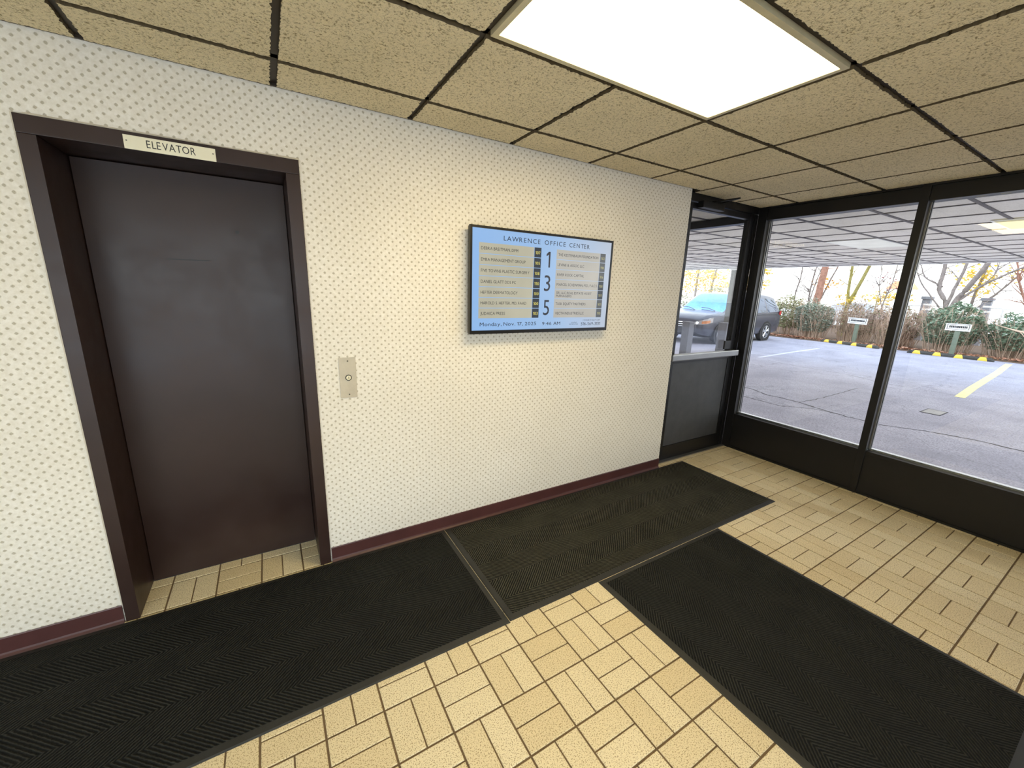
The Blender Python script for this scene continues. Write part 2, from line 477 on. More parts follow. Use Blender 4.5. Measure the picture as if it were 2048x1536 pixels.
def caulk(pts):
    out = []
    for (a, b) in zip(pts[:-1], pts[1:]):
        a, b = Vector(a), Vector(b)
        for i in range(24): out.append(a.lerp(b, i/24))
    out.append(Vector(pts[-1]))
    tube(bm, out, [.0045+.003*noise.noise(Vector((p.x*9, 0, p.z*9))) for p in out], 5)
caulk([(FR0-.003, -.003, .09), (FR0-.003, -.003, FTOP+.003), (FR1+.003, -.003, FTOP+.003)])
obj('caulk_bead', bm_local(bm, O1), CAULK, d1)
obj('threshold_shade_strip', bm_local(boxes((OP0+.003, OP1-.003, LEAF_Y+.004, LEAF_Y+.04, .0004, .006)), O1), BLACK, d1)  # black strip fills the gap to stand for shade under the leaf

obj('door_backing', bm_local(boxes((OP0-.04, OP1+.04, LEAF_Y+.052, LEAF_Y+.062, -.05, OTOP+.04)), O1), BLACK, d1)
# ------------------------------------------------------------------ text helper
def text_bm(s, spacing=1.0):
    cu = bpy.data.curves.new('lettering', 'FONT'); cu.body = s; cu.space_character = spacing
    cu.resolution_u = 3
    o = bpy.data.objects.new('lettering', cu); COL.objects.link(o)
    dg = bpy.context.evaluated_depsgraph_get(); dg.update()
    me = bpy.data.meshes.new_from_object(o.evaluated_get(dg))
    bpy.data.objects.remove(o); bpy.data.curves.remove(cu)
    return me
_h = text_bm('H'); CAPH = max(v.co.y for v in _h.vertices)
GLYPH = {}
def glyph(ch):
    if ch not in GLYPH:
        if ch == '1':
            w_, c = .115*CAPH/.72, CAPH
            P = [(0, c*.70), (0, c*.84), (.20*c, c), (.36*c, c), (.36*c, 0), (.21*c, 0), (.21*c, c*.82)]
            GLYPH[ch] = (P, [list(range(7))], 0, .36*c)
        else:
            me = text_bm(ch); P = [(v.co.x, v.co.y) for v in me.vertices]; F = [list(p.vertices) for p in me.polygons]
            bpy.data.meshes.remove(me)
            GLYPH[ch] = (P, F, min(p[0] for p in P), max(p[0] for p in P))
    return GLYPH[ch]
def add_text(bm, s, u0, u1, base, cap, place, gap=.16):
    """text from u0 to u1, baseline and cap height in the same units; place(u, v) -> 3D point"""
    x = 0; items = []
    for ch in s:
        if ch == ' ': x += (.30+gap*.6)*CAPH; continue
        P, F, mn, mx = glyph(ch)
        g = gap*(.45 if ch in 'AVWTYL.,' else 1)
        items.append((P, F, x-mn)); x += (mx-mn)+g*CAPH
    tot = x-g*CAPH
    for P, F, off in items:
        vs = [bm.verts.new(place(u0+(px+off)/tot*(u1-u0), base+py/CAPH*cap)) for px, py in P]
        for f_ in F:
            try: bm.faces.new([vs[i] for i in f_])
            except ValueError: pass

# elevator sign
O = (.433, -.012, 2.098)
sg = empty('elevator_sign', O); tag(sg, 'cream plastic sign reading ELEVATOR fixed to top of brown door frame', 'sign')
obj('sign_plate', bm_local(boxes((.288, .579, -.0158, -.0122, 2.0725, 2.1225), bev=.0015), O), CREAM, sg)
bm = bmesh.new(); add_text(bm, 'ELEVATOR', .356, .511, 2.0855, .027, lambda u, v: Vector((u, -.0163, v)), .24)
obj('lettering', bm_local(bm, O), BLACK, sg)
for x in (.297, .570):
    bm = bmesh.new(); disc_lathe(bm, [(0, -.0022), (.002, -.0018), (.0026, 0)], 10, 'y', (x, -.0158, 2.102))
    obj('screw', bm_local(bm, O), DSTEEL, sg)

# call button plate
O = (1.05, 0, 1.09)
cp = empty('elevator_call_plate', O); tag(cp, 'brushed steel elevator call plate with one lit round button on wallpaper', 'call button')
obj('face_plate', bm_local(boxes((1.006, 1.092, -.0045, .002, .979, 1.201), bev=.001), O), STEEL, cp)
bm = bmesh.new(); disc_lathe(bm, [(.0125, -.0045), (.0125, -.008), (.0165, -.008), (.0165, -.0045)], 28, 'y', (1.051, 0, 1.091))
bt = obj('button_ring', bm_local(bm, O), BLACK, cp)
bm = bmesh.new(); disc_lathe(bm, [(0, -.0085), (.011, -.008), (.0125, -.0065), (.0125, -.0045)], 28, 'y', (1.051, 0, 1.091))
bt = obj('button', bm_local(bm, O), BUTTON, cp, True)
bm = bmesh.new()
for a, b in (((-.004, -.0045), (0, .006)), ((0, .006), (.004, -.0045)), ((-.003, -.002), (.003, -.002))):
    tube(bm, [(1.051+a[0], -.0088, 1.091+a[1]), (1.051+b[0], -.0088, 1.091+b[1])], .0007, 5)
obj('arrow_mark', bm_local(bm, O), BLACK, bt)
for z in (1.182, .997):
    bm = bmesh.new(); disc_lathe(bm, [(0, -.002), (.003, -.0016), (.004, 0)], 12, 'y', (1.051, -.0045, z))
    obj('screw', bm_local(bm, O), DSTEEL, cp)

# ------------------------------------------------------------------ directory display
TVX0, TVX1, TVZ0, TVZ1 = 1.737, 2.846, 1.313, 1.938
O = (2.29, -.07, 1.62)
tv = empty('directory_display', O); tag(tv, 'wall-mounted black-framed flat screen showing LAWRENCE OFFICE CENTER tenant directory', 'screen')
YB = -.075       # bezel front
bz = .013
bm = boxes((TVX0, TVX1, YB, YB+.02, TVZ1-bz, TVZ1), (TVX0, TVX1, YB, YB+.02, TVZ0, TVZ0+bz*1.6), (TVX0, TVX0+bz, YB, YB+.02, TVZ0+bz*1.6, TVZ1-bz), (TVX1-bz, TVX1, YB, YB+.02, TVZ0+bz*1.6, TVZ1-bz))
obj('bezel', bm_local(bm, O), TVBLACK, tv)
obj('back_case', bm_local(boxes((TVX0+.004, TVX1-.004, YB+.0202, YB+.038, TVZ0+.004, TVZ1-.004), (TVX0+.2, TVX1-.2, YB+.038, YB+.055, TVZ0+.1, TVZ1-.12)), O), TVBLACK, tv)
obj('wall_bracket', bm_local(boxes((2.05, 2.53, YB+.0552, -.0005, 1.5, 1.72)), O), DSTEEL, tv)
SX0, SX1, SZ0, SZ1 = TVX0+bz+.001, TVX1-bz-.001, TVZ0+bz*1.6+.001, TVZ1-bz-.001
YS = YB+.004
scr = obj('screen', bm_local(boxes((SX0, SX1, YS, YS+.014, SZ0, SZ1)), O), SCREEN, tv)
def TP(d):
    return lambda u, v: Vector((SX0+u*(SX1-SX0), YS-d, SZ0+v*(SZ1-SZ0)))
def panel(name, u0, u1, v0, v1, d, m):
    bm = bmesh.new(); p = TP(d); q = TP(d-.0005)
    lo = [bm.verts.new(q(*c)) for c in ((u0, v0), (u1, v0), (u1, v1), (u0, v1))]
    hi = [bm.verts.new(p(*c)) for c in ((u0, v0), (u1, v0), (u1, v1), (u0, v1))]
    bm.faces.new(hi); bm.faces.new(lo[::-1])
    for i in range(4): bm.faces.new((lo[i], lo[(i+1) % 4], hi[(i+1) % 4], hi[i]))
    return obj(name, bm_local(bm, O), m, tv)
def words(name, rows, m, parent, gap=.16):
    bm = bmesh.new()
    for t, u0, u1, base, cap in rows: add_text(bm, t, u0, u1, base, cap, TP(.0014), gap)
    return obj(name, bm_local(bm, O), m, parent)
LEFT = [('DEBRA BREITMAN, DPM', .287, '107'), ('EMBA MANAGEMENT GROUP', .339, '105'), ('FIVE TOWNS PLASTIC SURGERY', .369, '108'), ('DANIEL GLATT DDS PC', .279, '110'), ('HEFTER DERMATOLOGY', .292, '100'), ('HAROLD S. HEFTER, MD, FAAD', .355, '100'), ('JUDAICA PRESS', .211, '103')]
RIGHT = [('THE KESTENBAUM FOUNDATION', .893, '102'), ('LEVINE & ASSOC LLC', .780, '110'), ('RIVER ROCK CAPITAL', .784, '106'), ('MARCEL SCHEINMAN, M.D., F.A.C.S.', .908, '108'), ('', .859, '101'), ('TUSK EQUITY PARTNERS', .813, '101'), ('VECTA INDUSTRIES LLC', .803, '110')]
DIMYEL = M_lit('lit_dim_yellow_lettering', (190, 184, 130), .9)
V1, V0 = .868, .119; dv = (V1-V0)/7
for i, (nm, ur, num) in enumerate(LEFT):
    v1 = V1-i*dv
    p_ = panel('tenant_plate', .041, .396, v1-dv+.006, v1, .0009, PLATE)
    q_ = panel('suite_plate', .399, .447, v1-dv+.006, v1, .0009, SUITE)
    words('tenant_name', [(nm, .053, ur, v1-dv*.62, .029)], INK, p_)
    words('suite_number', [(num, .407, .440, v1-dv*.64, .030)], YEL_INK, q_)
for i, (nm, ur, num) in enumerate(RIGHT):
    v1 = V1-i*dv
    p_ = panel('tenant_plate', .560, .908, v1-dv+.006, v1, .0009, PLATE_R)
    q_ = panel('suite_plate', .911, .956, v1-dv+.006, v1, .0009, SUITE if i in (3, 4) else SUITE_GLARE)
    if nm: words('tenant_name', [(nm, .572, min(ur, .904), v1-dv*.62, .028)], INK, p_)
    else: words('tenant_name', [('SRI, LLC REAL ESTATE ASSET', .572, .859, v1-dv*.46, .026), ('MANAGERS', .572, .693, v1-dv*.78, .026)], INK, p_)
    words('suite_number', [(num, .919, .948, v1-dv*.64, .028)], DIMYEL, q_)
for t, u0, u1 in (('LAWRENCE', .191, .437), ('OFFICE', .468, .623), ('CENTER', .652, .814)): words('heading_word', [(t, u0, u1, .905, .045)], INK, scr, .34)
for t, b, cap, u0, u1 in (('1', .671, .165, .486, .514), ('3', .419, .167, .478, .523), ('5', .155, .166, .480, .524)):
    words('floor_numeral', [(t, u0, u1, b, cap)], INK, scr)
words('date_line', [('Monday, Nov. 17, 2025', .050, .432, .044, .037)], INK, scr)
words('clock_time', [('9:46 AM', .477, .616, .041, .037)], INK, scr)
words('phone_number', [('516-569-3131', .787, .954, .030, .036)], INK, scr)
words('small_print', [('J. SCHWARTZ REALTY CORP', .800, .950, .083, .017)], INK, scr)
words('small_print', [('LEASING', .705, .752, .060, .012), ('INFORMATION', .690, .762, .040, .012)], INK, scr)

# ------------------------------------------------------------------ ceiling light
FX0, FX1, FY1, FY0 = C0+.014, C0+2*CT-.014, CA-.5985-.013, CA-2*.5985+.013
O = ((FX0+FX1)/2, (FY0+FY1)/2, H)
cl = empty('ceiling_light', O); tag(cl, 'bright fluorescent troffer panel glowing in the lobby ceiling', 'ceiling light')
f = .022
obj('fixture_frame', bm_local(boxes((FX0, FX1, FY1-f, FY1, H-.003, H+.016), (FX0, FX1, FY0, FY0+f, H-.003, H+.016), (FX0, FX0+f, FY0+f, FY1-f, H-.003, H+.016), (FX1-f, FX1, FY0+f, FY1-f, H-.003, H+.016), bev=.002), O), FIXFRAME, cl)
obj('diffuser', bm_local(boxes((FX0+f, FX1-f, FY0+f, FY1-f, H+.001, H+.012)), O), DIFF, cl)

# ------------------------------------------------------------------ entrance mats
def floor_mat(name, x0, x1, y0, y1, mt, label, z=.008):
    O = ((x0+x1)/2, (y0+y1)/2, 0)
    e = empty(name, O); tag(e, label, 'floor mat', 'entrance mats in the lobby')
    b = .032
    obj('matting', bm_local(boxes((x0+b, x1-b, y0+b, y1-b, .0004, z+.002), bev=.0015), O), mt, e)
    bm = bmesh.new()
    o = [(x0, y0), (x1, y0), (x1, y1), (x0, y1)]; m_ = [(x0+.006, y0+.006), (x1-.006, y0+.006), (x1-.006, y1-.006), (x0+.006, y1-.006)]; i_ = [(x0+b, y0+b), (x1-b, y0+b), (x1-b, y1-b), (x0+b, y1-b)]
    R = [[bm.verts.new((*p, .0003)) for p in o], [bm.verts.new((*p, z*.6)) for p in m_], [bm.verts.new((*p, z)) for p in i_], [bm.verts.new((*p, .0003)) for p in i_]]
    for a, c in zip(R, R[1:]+R[:1]):
        for k in range(4): bm.faces.new((a[k], a[(k+1) % 4], c[(k+1) % 4], c[k]))
    obj('rubber_border', bm_local(bm, O), RUB, e)
floor_mat('entrance_mat', -1.55, 1.589, -.893, -.0185, MAT_X2, 'long black herringbone mat in front of the elevator door')
floor_mat('entrance_mat', 1.591, 4.056, -.886, -.0185, MAT_X, 'black herringbone mat along the wall under the directory screen')
floor_mat('entrance_mat', 2.162, 3.278, -2.32, -.889, MAT_Y, 'black herringbone mat laid crosswise in the right foreground')

# ------------------------------------------------------------------ window wall
XG = 4.905
SILL, HEAD = .378, 2.298
def post(name, y0, y1, label, x0=4.838):
    e = empty(name, (4.9, (y0+y1)/2, 0)); tag(e, label, 'window post', kind='structure')
    o = (4.9, (y0+y1)/2, 0)
    obj('post_body', bm_local(boxes((x0, 4.965, y0, y1, 0, H+.01), bev=.002), o), BRONZE, e)
    # glazing stops on both sides of the post
    obj('glazing_bead', bm_local(boxes((4.913, 4.928, y0-.012, y0-.0005, SILL+.012, HEAD-.002), (4.892, 4.898, y0-.010, y0-.0005, SILL+.012, HEAD-.002)), o), ALU_SAT, e)
MY = [-1.105, -2.255, -3.405]
post('trim_1', -.012, .068, 'black aluminium corner post between glass door and windows')
post('trim_2', MY[0]-.025, MY[0]+.025, 'black aluminium mullion between the two lot-facing windows')
post('trim_3', MY[1]-.025, MY[1]+.025, 'black aluminium mullion at the far right of the window wall')
edges = [(-1.08, -.012), (-2.23, -1.13), (YF, -2.28)]
labs = ['large window pane beside the glass door overlooking the parking lot', 'large window pane right of the mullion overlooking sign and yellow line', 'window pane nearest the front wall']
for i, ((y0, y1), lb) in enumerate(zip(edges, labs)):
    nm = 'window_%d' % ((1, 2, 4)[i])
    o = (4.9, (y0+y1)/2, 0)
    e = empty(nm, o); tag(e, lb, 'window', kind='structure')
    obj('pane', bm_local(boxes((XG-.003, XG+.003, y0+.001, y1-.001, SILL+.002, HEAD-.001)), o), GLASS, e)
    obj('kick_panel', bm_local(boxes((4.853, 4.955, y0, y1, .018, SILL-.03)), o), BRONZE, e)
    obj('base_strip', bm_local(boxes((4.843, 4.955, y0, y1, 0, .0175)), o), BRONZE, e)
    obj('sill_rail', bm_local(boxes((4.846, 4.96, y0, y1, SILL-.0298, SILL), bev=.002), o), BRONZE, e)
    obj('sill_bead', bm_local(boxes((XG+.0035, XG+.045, y0+.002, y1-.002, SILL+.0005, SILL+.013)), o), ALU, e)
    obj('header_rail', bm_local(boxes((4.85, 4.96, y0, y1, HEAD, H-.012), (4.832, 4.96, y0, y1, H-.0118, H+.012), bev=.002), o), BRONZE, e)

# ------------------------------------------------------------------ glass entrance door (door_2)
O = (4.25, .095, 0)
d2 = empty('door_2', O); tag(d2, 'black aluminium entrance door with glass above a dark lower panel', 'door', kind='structure')
DY0, DY1 = .075, .118
obj('door_frame', bm_local(boxes((WE+.001, 3.758, .06, .17, 0, H-.06), (4.79, 4.84, .0685, .17, 0, H-.06), (WE+.001, 4.84, .0685, .17, H-.058, H+.01), bev=.002), O), BRONZE, d2)
lf = obj('door_leaf', bm_local(boxes((3.762, 3.862, DY0, DY1, .012, 2.346), (4.722, 4.786, DY0, DY1, .012, 2.346), (3.8625, 4.7215, DY0, DY1, 2.298, 2.346), (3.8625, 4.7215, DY0, DY1, .012, .150), (3.8625, 4.7215, DY0, DY1, .965, 1.022), bev=.002), O), BRONZE, d2)
obj('pane', bm_local(boxes((3.863, 4.721, .094, .1, 1.0225, 2.2975)), O), GLASS, lf)
obj('lower_panel', bm_local(boxes((3.863, 4.721, .082, .11, .1505, .9645)), O), DOORPANEL, lf)
obj('lock_case', bm_local(boxes((4.60, 4.70, .058, .0745, 1.066, 1.15), bev=.003), O), BRONZE, lf)
bm = boxes((3.765, 4.785, .012, .066, 1.0, 1.058), bev=.008); box(bm, 3.768, 3.84, .06, .0745, 1.005, 1.05); box(bm, 4.715, 4.78, .06, .0745, 1.005, 1.05)
obj('push_bar', bm_local(bm, O), ALU_SAT, lf)
obj('threshold', bm_local(boxes((3.73, 4.84, .035, .2, .0003, .012), bev=.003), O), ALU_SAT, d2)
cs = obj('door_closer', bm_local(boxes((3.92, 4.22, .02, .0745, 2.305, 2.36), bev=.006), O), BRONZE, lf)
bm = bmesh.new(); tube(bm, [(4.07, .045, 2.366), (4.13, -.16, 2.374), ], [.009, .007], 6); tube(bm, [(4.13, -.16, 2.374), (4.24, .06, 2.385)], [.007, .007], 6)
obj('closer_arm', bm_local(bm, O), BRONZE, cs)

# ------------------------------------------------------------------ outside: lot, canopy
GZ = -.04
pl = obj('parking_lot', boxes((XW+.105, 19.1, -45, 60, GZ-.1, GZ), (WE, XW+.105, .27, 60, GZ-.1, GZ), (-30, XW+.105, -45, YF-.2, GZ-.1, GZ)), ASPH)
tag(pl, 'worn lavender-grey asphalt parking lot outside the windows', 'parking lot', kind='structure')
g2 = obj('planting_bed', boxes((19.101, 32, -45, 60, GZ-.1, GZ+.01)), SOIL)
tag(g2, 'brown leaf-strewn ground strip along the back of the lot', 'ground', kind='structure')
g3 = obj('far_pavement', boxes((32.001, 90, -60, 90, GZ-.1, GZ+.005)), M('pale_pavement', (214, 212, 208), .85, 0, .06))
tag(g3, 'pale sunlit pavement beyond the hedge', 'pavement', kind='structure')
CRK = [[(8.3, 2.1), (8.06, 1.76), (8.11, 1.57), (7.91, 1.16), (7.93, .97), (7.89, .67), (7.77, .33), (7.68, -.08), (7.7, -.33), (7.68, -.46), (7.91, -.81), (8.04, -1.23), (8.01, -1.61), (7.9, -2.4)],
       [(7.89, .67), (8.53, .64), (9.36, .67), (10.31, .7)], [(7.5, 1.7), (7.42, 1.38), (7.39, 1.05), (7.36, .69), (7.66, .41), (7.72, .12)], [(11.9, 3.2), (11.73, 2.27), (11.7, 1.36), (11.34, .72), (11.3, -.6)]]
for ci, pts in enumerate(CRK):
    bm = bmesh.new(); prev = None; rr = random.Random(ci)
    dense = []
    for a, b in zip(pts[:-1], pts[1:]):
        for i in range(8):
            t = i/8; dense.append((a[0]+(b[0]-a[0])*t+rr.uniform(-.012, .012), a[1]+(b[1]-a[1])*t+rr.uniform(-.012, .012)))
    wd = (.016, .008, .010, .009)[ci]
    for i, (x, y) in enumerate(dense):
        dx, dy = (dense[min(i+1, len(dense)-1)][j]-dense[max(i-1, 0)][j] for j in (0, 1)); L = math.hypot(dx, dy) or 1
        ww = wd*(.5+rr.random())
        cur = [bm.verts.new((x-dy/L*ww, y+dx/L*ww, GZ+.001)), bm.verts.new((x+dy/L*ww, y-dx/L*ww, GZ+.001))]
        if prev: bm.faces.new((prev[0], prev[1], cur[1], cur[0]))
        prev = cur
    obj('crack', bm, CRACK, pl)
def stripe(pts, wd, m, name, label, cat):
    bm = bmesh.new(); prev = None
    for i, (x, y) in enumerate(pts):
        dx, dy = (pts[min(i+1, len(pts)-1)][j]-pts[max(i-1, 0)][j] for j in (0, 1)); L = math.hypot(dx, dy)
        cur = [(x-dy/L*wd, y+dx/L*wd), (x+dy/L*wd, y-dx/L*wd)]
        cur = [[bm.verts.new((*p, GZ+z)) for z in (.0005, .003)] for p in cur]
        if prev:
            bm.faces.new((prev[0][1], prev[1][1], cur[1][1], cur[0][1])); bm.faces.new((prev[0][0], prev[0][1], cur[0][1], cur[0][0])); bm.faces.new((prev[1][0], prev[1][1], cur[1][1], cur[1][0]))
        prev = cur
    return tag(obj(name, bm, m), label, cat)
stripe([(11.15, -.45), (12.6, -.33), (14.2, -.22), (16.0, -.10), (17.6, .04), (18.55, .11)], .065, YPAINT, 'parking_stripe', 'yellow painted parking line on asphalt seen through right window', 'parking line')
stripe([(12.2, 3.62), (14.2, 3.8), (16.5, 3.95)], .05, WPAINT, 'parking_stripe', 'faded pale parking line on asphalt near the rear wheel of the car', 'parking line')
uc = empty('utility_cover', (9.3, -.56, GZ)); tag(uc, 'small pale rectangular utility cover set flush in the asphalt', 'utility cover')
obj('cover_plate', boxes((-.17, .17, -.1, .1, .0005, .006), bev=.002), CONCRETE, uc)
obj('cover_frame', boxes((-.2, .2, .1005, .115, .0005, .004), (-.2, .2, -.115, -.1005, .0005, .004), (-.2, -.1705, -.1, .1, .0005, .004), (.1705, .2, -.1, .1, .0005, .004)), CRACK, uc)

# canopy over the lot
CZ = 2.372
KX0, KX1, KY0, KY1 = XW+.11, 12.75, -4.2, 9.6
gxs = [6.29+.61*i for i in range(-3, 11)]; gys = [.01+.61*i for i in range(-14, 31)]
holes = [(7.51, 8.73, .01, .62), (6.72, 7.50, -1.68, -1.07)]
cn = obj('canopy_ceiling', boxes((KX0, KX1, KY0, KY1, CZ+.006, CZ+.05), (WE, KX0, .34, KY1, CZ+.006, CZ+.05)), TILE_SOFFIT)
tag(cn, 'grey tiled underside of the canopy over the parking lot', 'canopy', kind='structure')
bm = bmesh.new()
for x in gxs:
    if KX0 < x < KX1: box(bm, x-.012, x+.012, KY0, KY1, CZ-.001, CZ+.0058)
for y in gys:
    if KY0 < y < KY1: box(bm, KX0 if y < .34 else WE, KX1, y-.014, y+.014, CZ-.002, CZ+.0057)
obj('soffit_grid', bm, TBAR_GREY, cn)
obj('fascia', boxes((KX1, KX1+.06, KY0, KY1, CZ+.0, CZ+.5), (KX0, KX1, KY0-.06, KY0, CZ, CZ+.5)), WHITEP, cn)
obj('roof_deck', boxes((KX0, KX1, KY0, KY1, CZ+.051, CZ+.5), (WE, KX0, .34, KY1, CZ+.051, CZ+.5)), CONCRETE, cn)
tb = obj('trim_5', boxes((4.853, 4.95, .175, 2.4, 2.297, CZ-.003)), BRONZE); tag(tb, 'dark header beam under the canopy just outside the glass door', 'beam', kind='structure')
SOFL = M_lit('pale_soffit_diffuser', (236, 234, 234), .95, .6); SOFL2 = M_lit('yellowed_soffit_diffuser', (218, 206, 158), .72, .6)
for (x0, x1, y0, y1), m_, lb in zip(holes, (SOFL, SOFL2), ('pale white recessed canopy light seen through left window', 'yellowed recessed canopy light at the right edge of view')):
    o = ((x0+x1)/2, (y0+y1)/2, CZ)
    e = empty('canopy_light', o); tag(e, lb, 'ceiling light', 'recessed canopy lights')
    obj('diffuser', bm_local(boxes((x0+.03, x1-.03, y0+.03, y1-.03, CZ-.006, CZ-.0022)), o), m_, e)
    obj('light_frame', bm_local(boxes((x0+.012, x1-.012, y0+.012, y0+.0295, CZ-.008, CZ-.0022), (x0+.012, x1-.012, y1-.0295, y1-.012, CZ-.008, CZ-.0022), (x0+.012, x0+.0295, y0+.03, y1-.03, CZ-.008, CZ-.0022), (x1-.0295, x1-.012, y0+.03, y1-.03, CZ-.008, CZ-.0022)), o), WHITEP, e)
# column, and added posts standing in for reflections in the door glass
o = (12.66, 4.92, GZ)
e = empty('canopy_column', o); tag(e, 'slim square column holding up the canopy edge, shaded grey and sunlit white sides coloured in', 'column')
obj('column_shaft', bm_local(boxes((12.56, 12.74, 4.82, 5.0, GZ, CZ-.05), bev=.006), o), COLSHADE, e)
obj('sunlit_column_side', bm_local(boxes((12.56, 12.90, 4.795, 4.8195, GZ, CZ-.05)), o), WHITEP, e)  # white slab paints the sunlit side of the column
obj('column_cap', bm_local(boxes((12.53, 12.748, 4.78, 5.03, CZ-.0495, CZ-.0025)), o), WHITEP, e)
for (x, y, ht, wd), lb in zip(((7.5, 2.57, 1.13, .15), (7.5, 1.85, 1.175, .15)), ('low grey post standing in for a glass reflection in front of the car grille', 'low grey post standing in for a glass reflection in front of the car front wheel')):
    e = empty('reflection_post', (x, y, GZ)); tag(e, lb, 'reflection_post', 'posts standing in for reflections in the glass door')
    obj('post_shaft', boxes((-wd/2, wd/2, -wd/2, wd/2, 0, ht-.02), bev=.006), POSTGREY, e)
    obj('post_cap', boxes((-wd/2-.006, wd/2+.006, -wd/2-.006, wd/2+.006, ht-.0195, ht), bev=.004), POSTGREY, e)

# wheel stops with yellow marks
def wheel_stop(p, q, label, marks):
    p, q = Vector(p), Vector(q); L = (q-p).length; d = (q-p).normalized()
    e = empty('wheel_stop', ((p.x+q.x)/2, (p.y+q.y)/2, GZ), math.atan2(d.y, d.x)); tag(e, label, 'wheel stop', 'rubber wheel stops along the hedge')
    bm = bmesh.new()
    pr = [(-.075, 0), (-.07, .05), (-.045, .1), (.045, .1), (.07, .05), (.075, 0)]
    a = [bm.verts.new((-L/2, y, z)) for y, z in pr]; a2 = [bm.verts.new((-L/2+.06, y, z)) for y, z in pr]; b2 = [bm.verts.new((L/2-.06, y, z)) for y, z in pr]; b = [bm.verts.new((L/2, y, z)) for y, z in pr]
    for v in a+b: v.co.z *= .45
    for r0, r1 in ((a, a2), (a2, b2), (b2, b)):
        for i in range(5): bm.faces.new((r0[i], r0[i+1], r1[i+1], r1[i]))
    bm.faces.new(a); bm.faces.new(b[::-1])
    obj('rubber_body', bm, RUB, e)
    for t in marks:
        bm = bmesh.new(); x = -L/2+t*L; R = []
        for k, (y, z) in enumerate(pr):
            s = 1.04; ww = .10 if k in (0, 5) else .085 if k in (1, 4) else .06
            R.append((bm.verts.new((x-ww, y*s, z+.003)), bm.verts.new((x+ww, y*s, z+.003))))
        for i in range(5): bm.faces.new((R[i][0], R[i+1][0], R[i+1][1], R[i][1]))
        obj('yellow_mark', bm, YMARK, e)
wheel_stop((19.25, 5.0, 0), (18.78, 3.1, 0), 'black rubber wheel stop with yellow marks below the left sign post', (.12, .37, .62, .88))
wheel_stop((18.62, 2.29, 0), (18.72, .42, 0), 'black rubber wheel stop with yellow marks below the right sign post', (.12, .37, .62, .88))

def sign_post(x, y, ht, pw, ph, label, tilt):
    e = empty('parking_sign', (x, y, GZ+.01)); tag(e, label, 'sign', 'reserved-space signs along the hedge')
    obj('sign_post', boxes((-.05, .05, -.055, .055, -.002, ht-.01), bev=.005), SIGNPOST, e)
    bm = boxes((-.066, -.0505, -pw/2, pw/2, ht-ph*.3, ht+ph*.7), bev=.003)
    bmesh.ops.rotate(bm, verts=bm.verts[:], cent=(-.06, 0, ht), matrix=Matrix.Rotation(tilt, 3, 'X'))
    bd = obj('sign_board', bm, SIGNFACE, e)
    bm = bmesh.new()
    z0, z1 = ht-ph*.3, ht+ph*.7
    zc = (z0+z1)/2+ph*.06
    rr = random.Random(5); y_ = -pw*.36
    while y_ < pw*.36:
        wd = rr.uniform(.018, .035); box(bm, -.0675, -.0662, y_, y_+wd, zc-ph*.15, zc+ph*.15); y_ += wd+.007
    for a in ((-pw*.44, pw*.44, z1-ph*.13, z1-ph*.08), (-pw*.44, pw*.44, z0+ph*.20, z0+ph*.24), (-pw*.44, -pw*.415, z0+ph*.2, z1-ph*.1), (pw*.415, pw*.44, z0+ph*.2, z1-ph*.1)):
        box(bm, -.0675, -.0662, *a)
    bmesh.ops.rotate(bm, verts=bm.verts[:], cent=(-.06, 0, ht), matrix=Matrix.Rotation(tilt, 3, 'X'))
    obj('sign_lettering', bm, BLACK, bd)
sign_post(19.85, 4.19, .80, .60, .22, 'small white sign on short post by the brown twiggy hedge', .03)
sign_post(19.33, 1.44, .84, .56, .22, 'small white sign on short green post by the green hedge', 0)

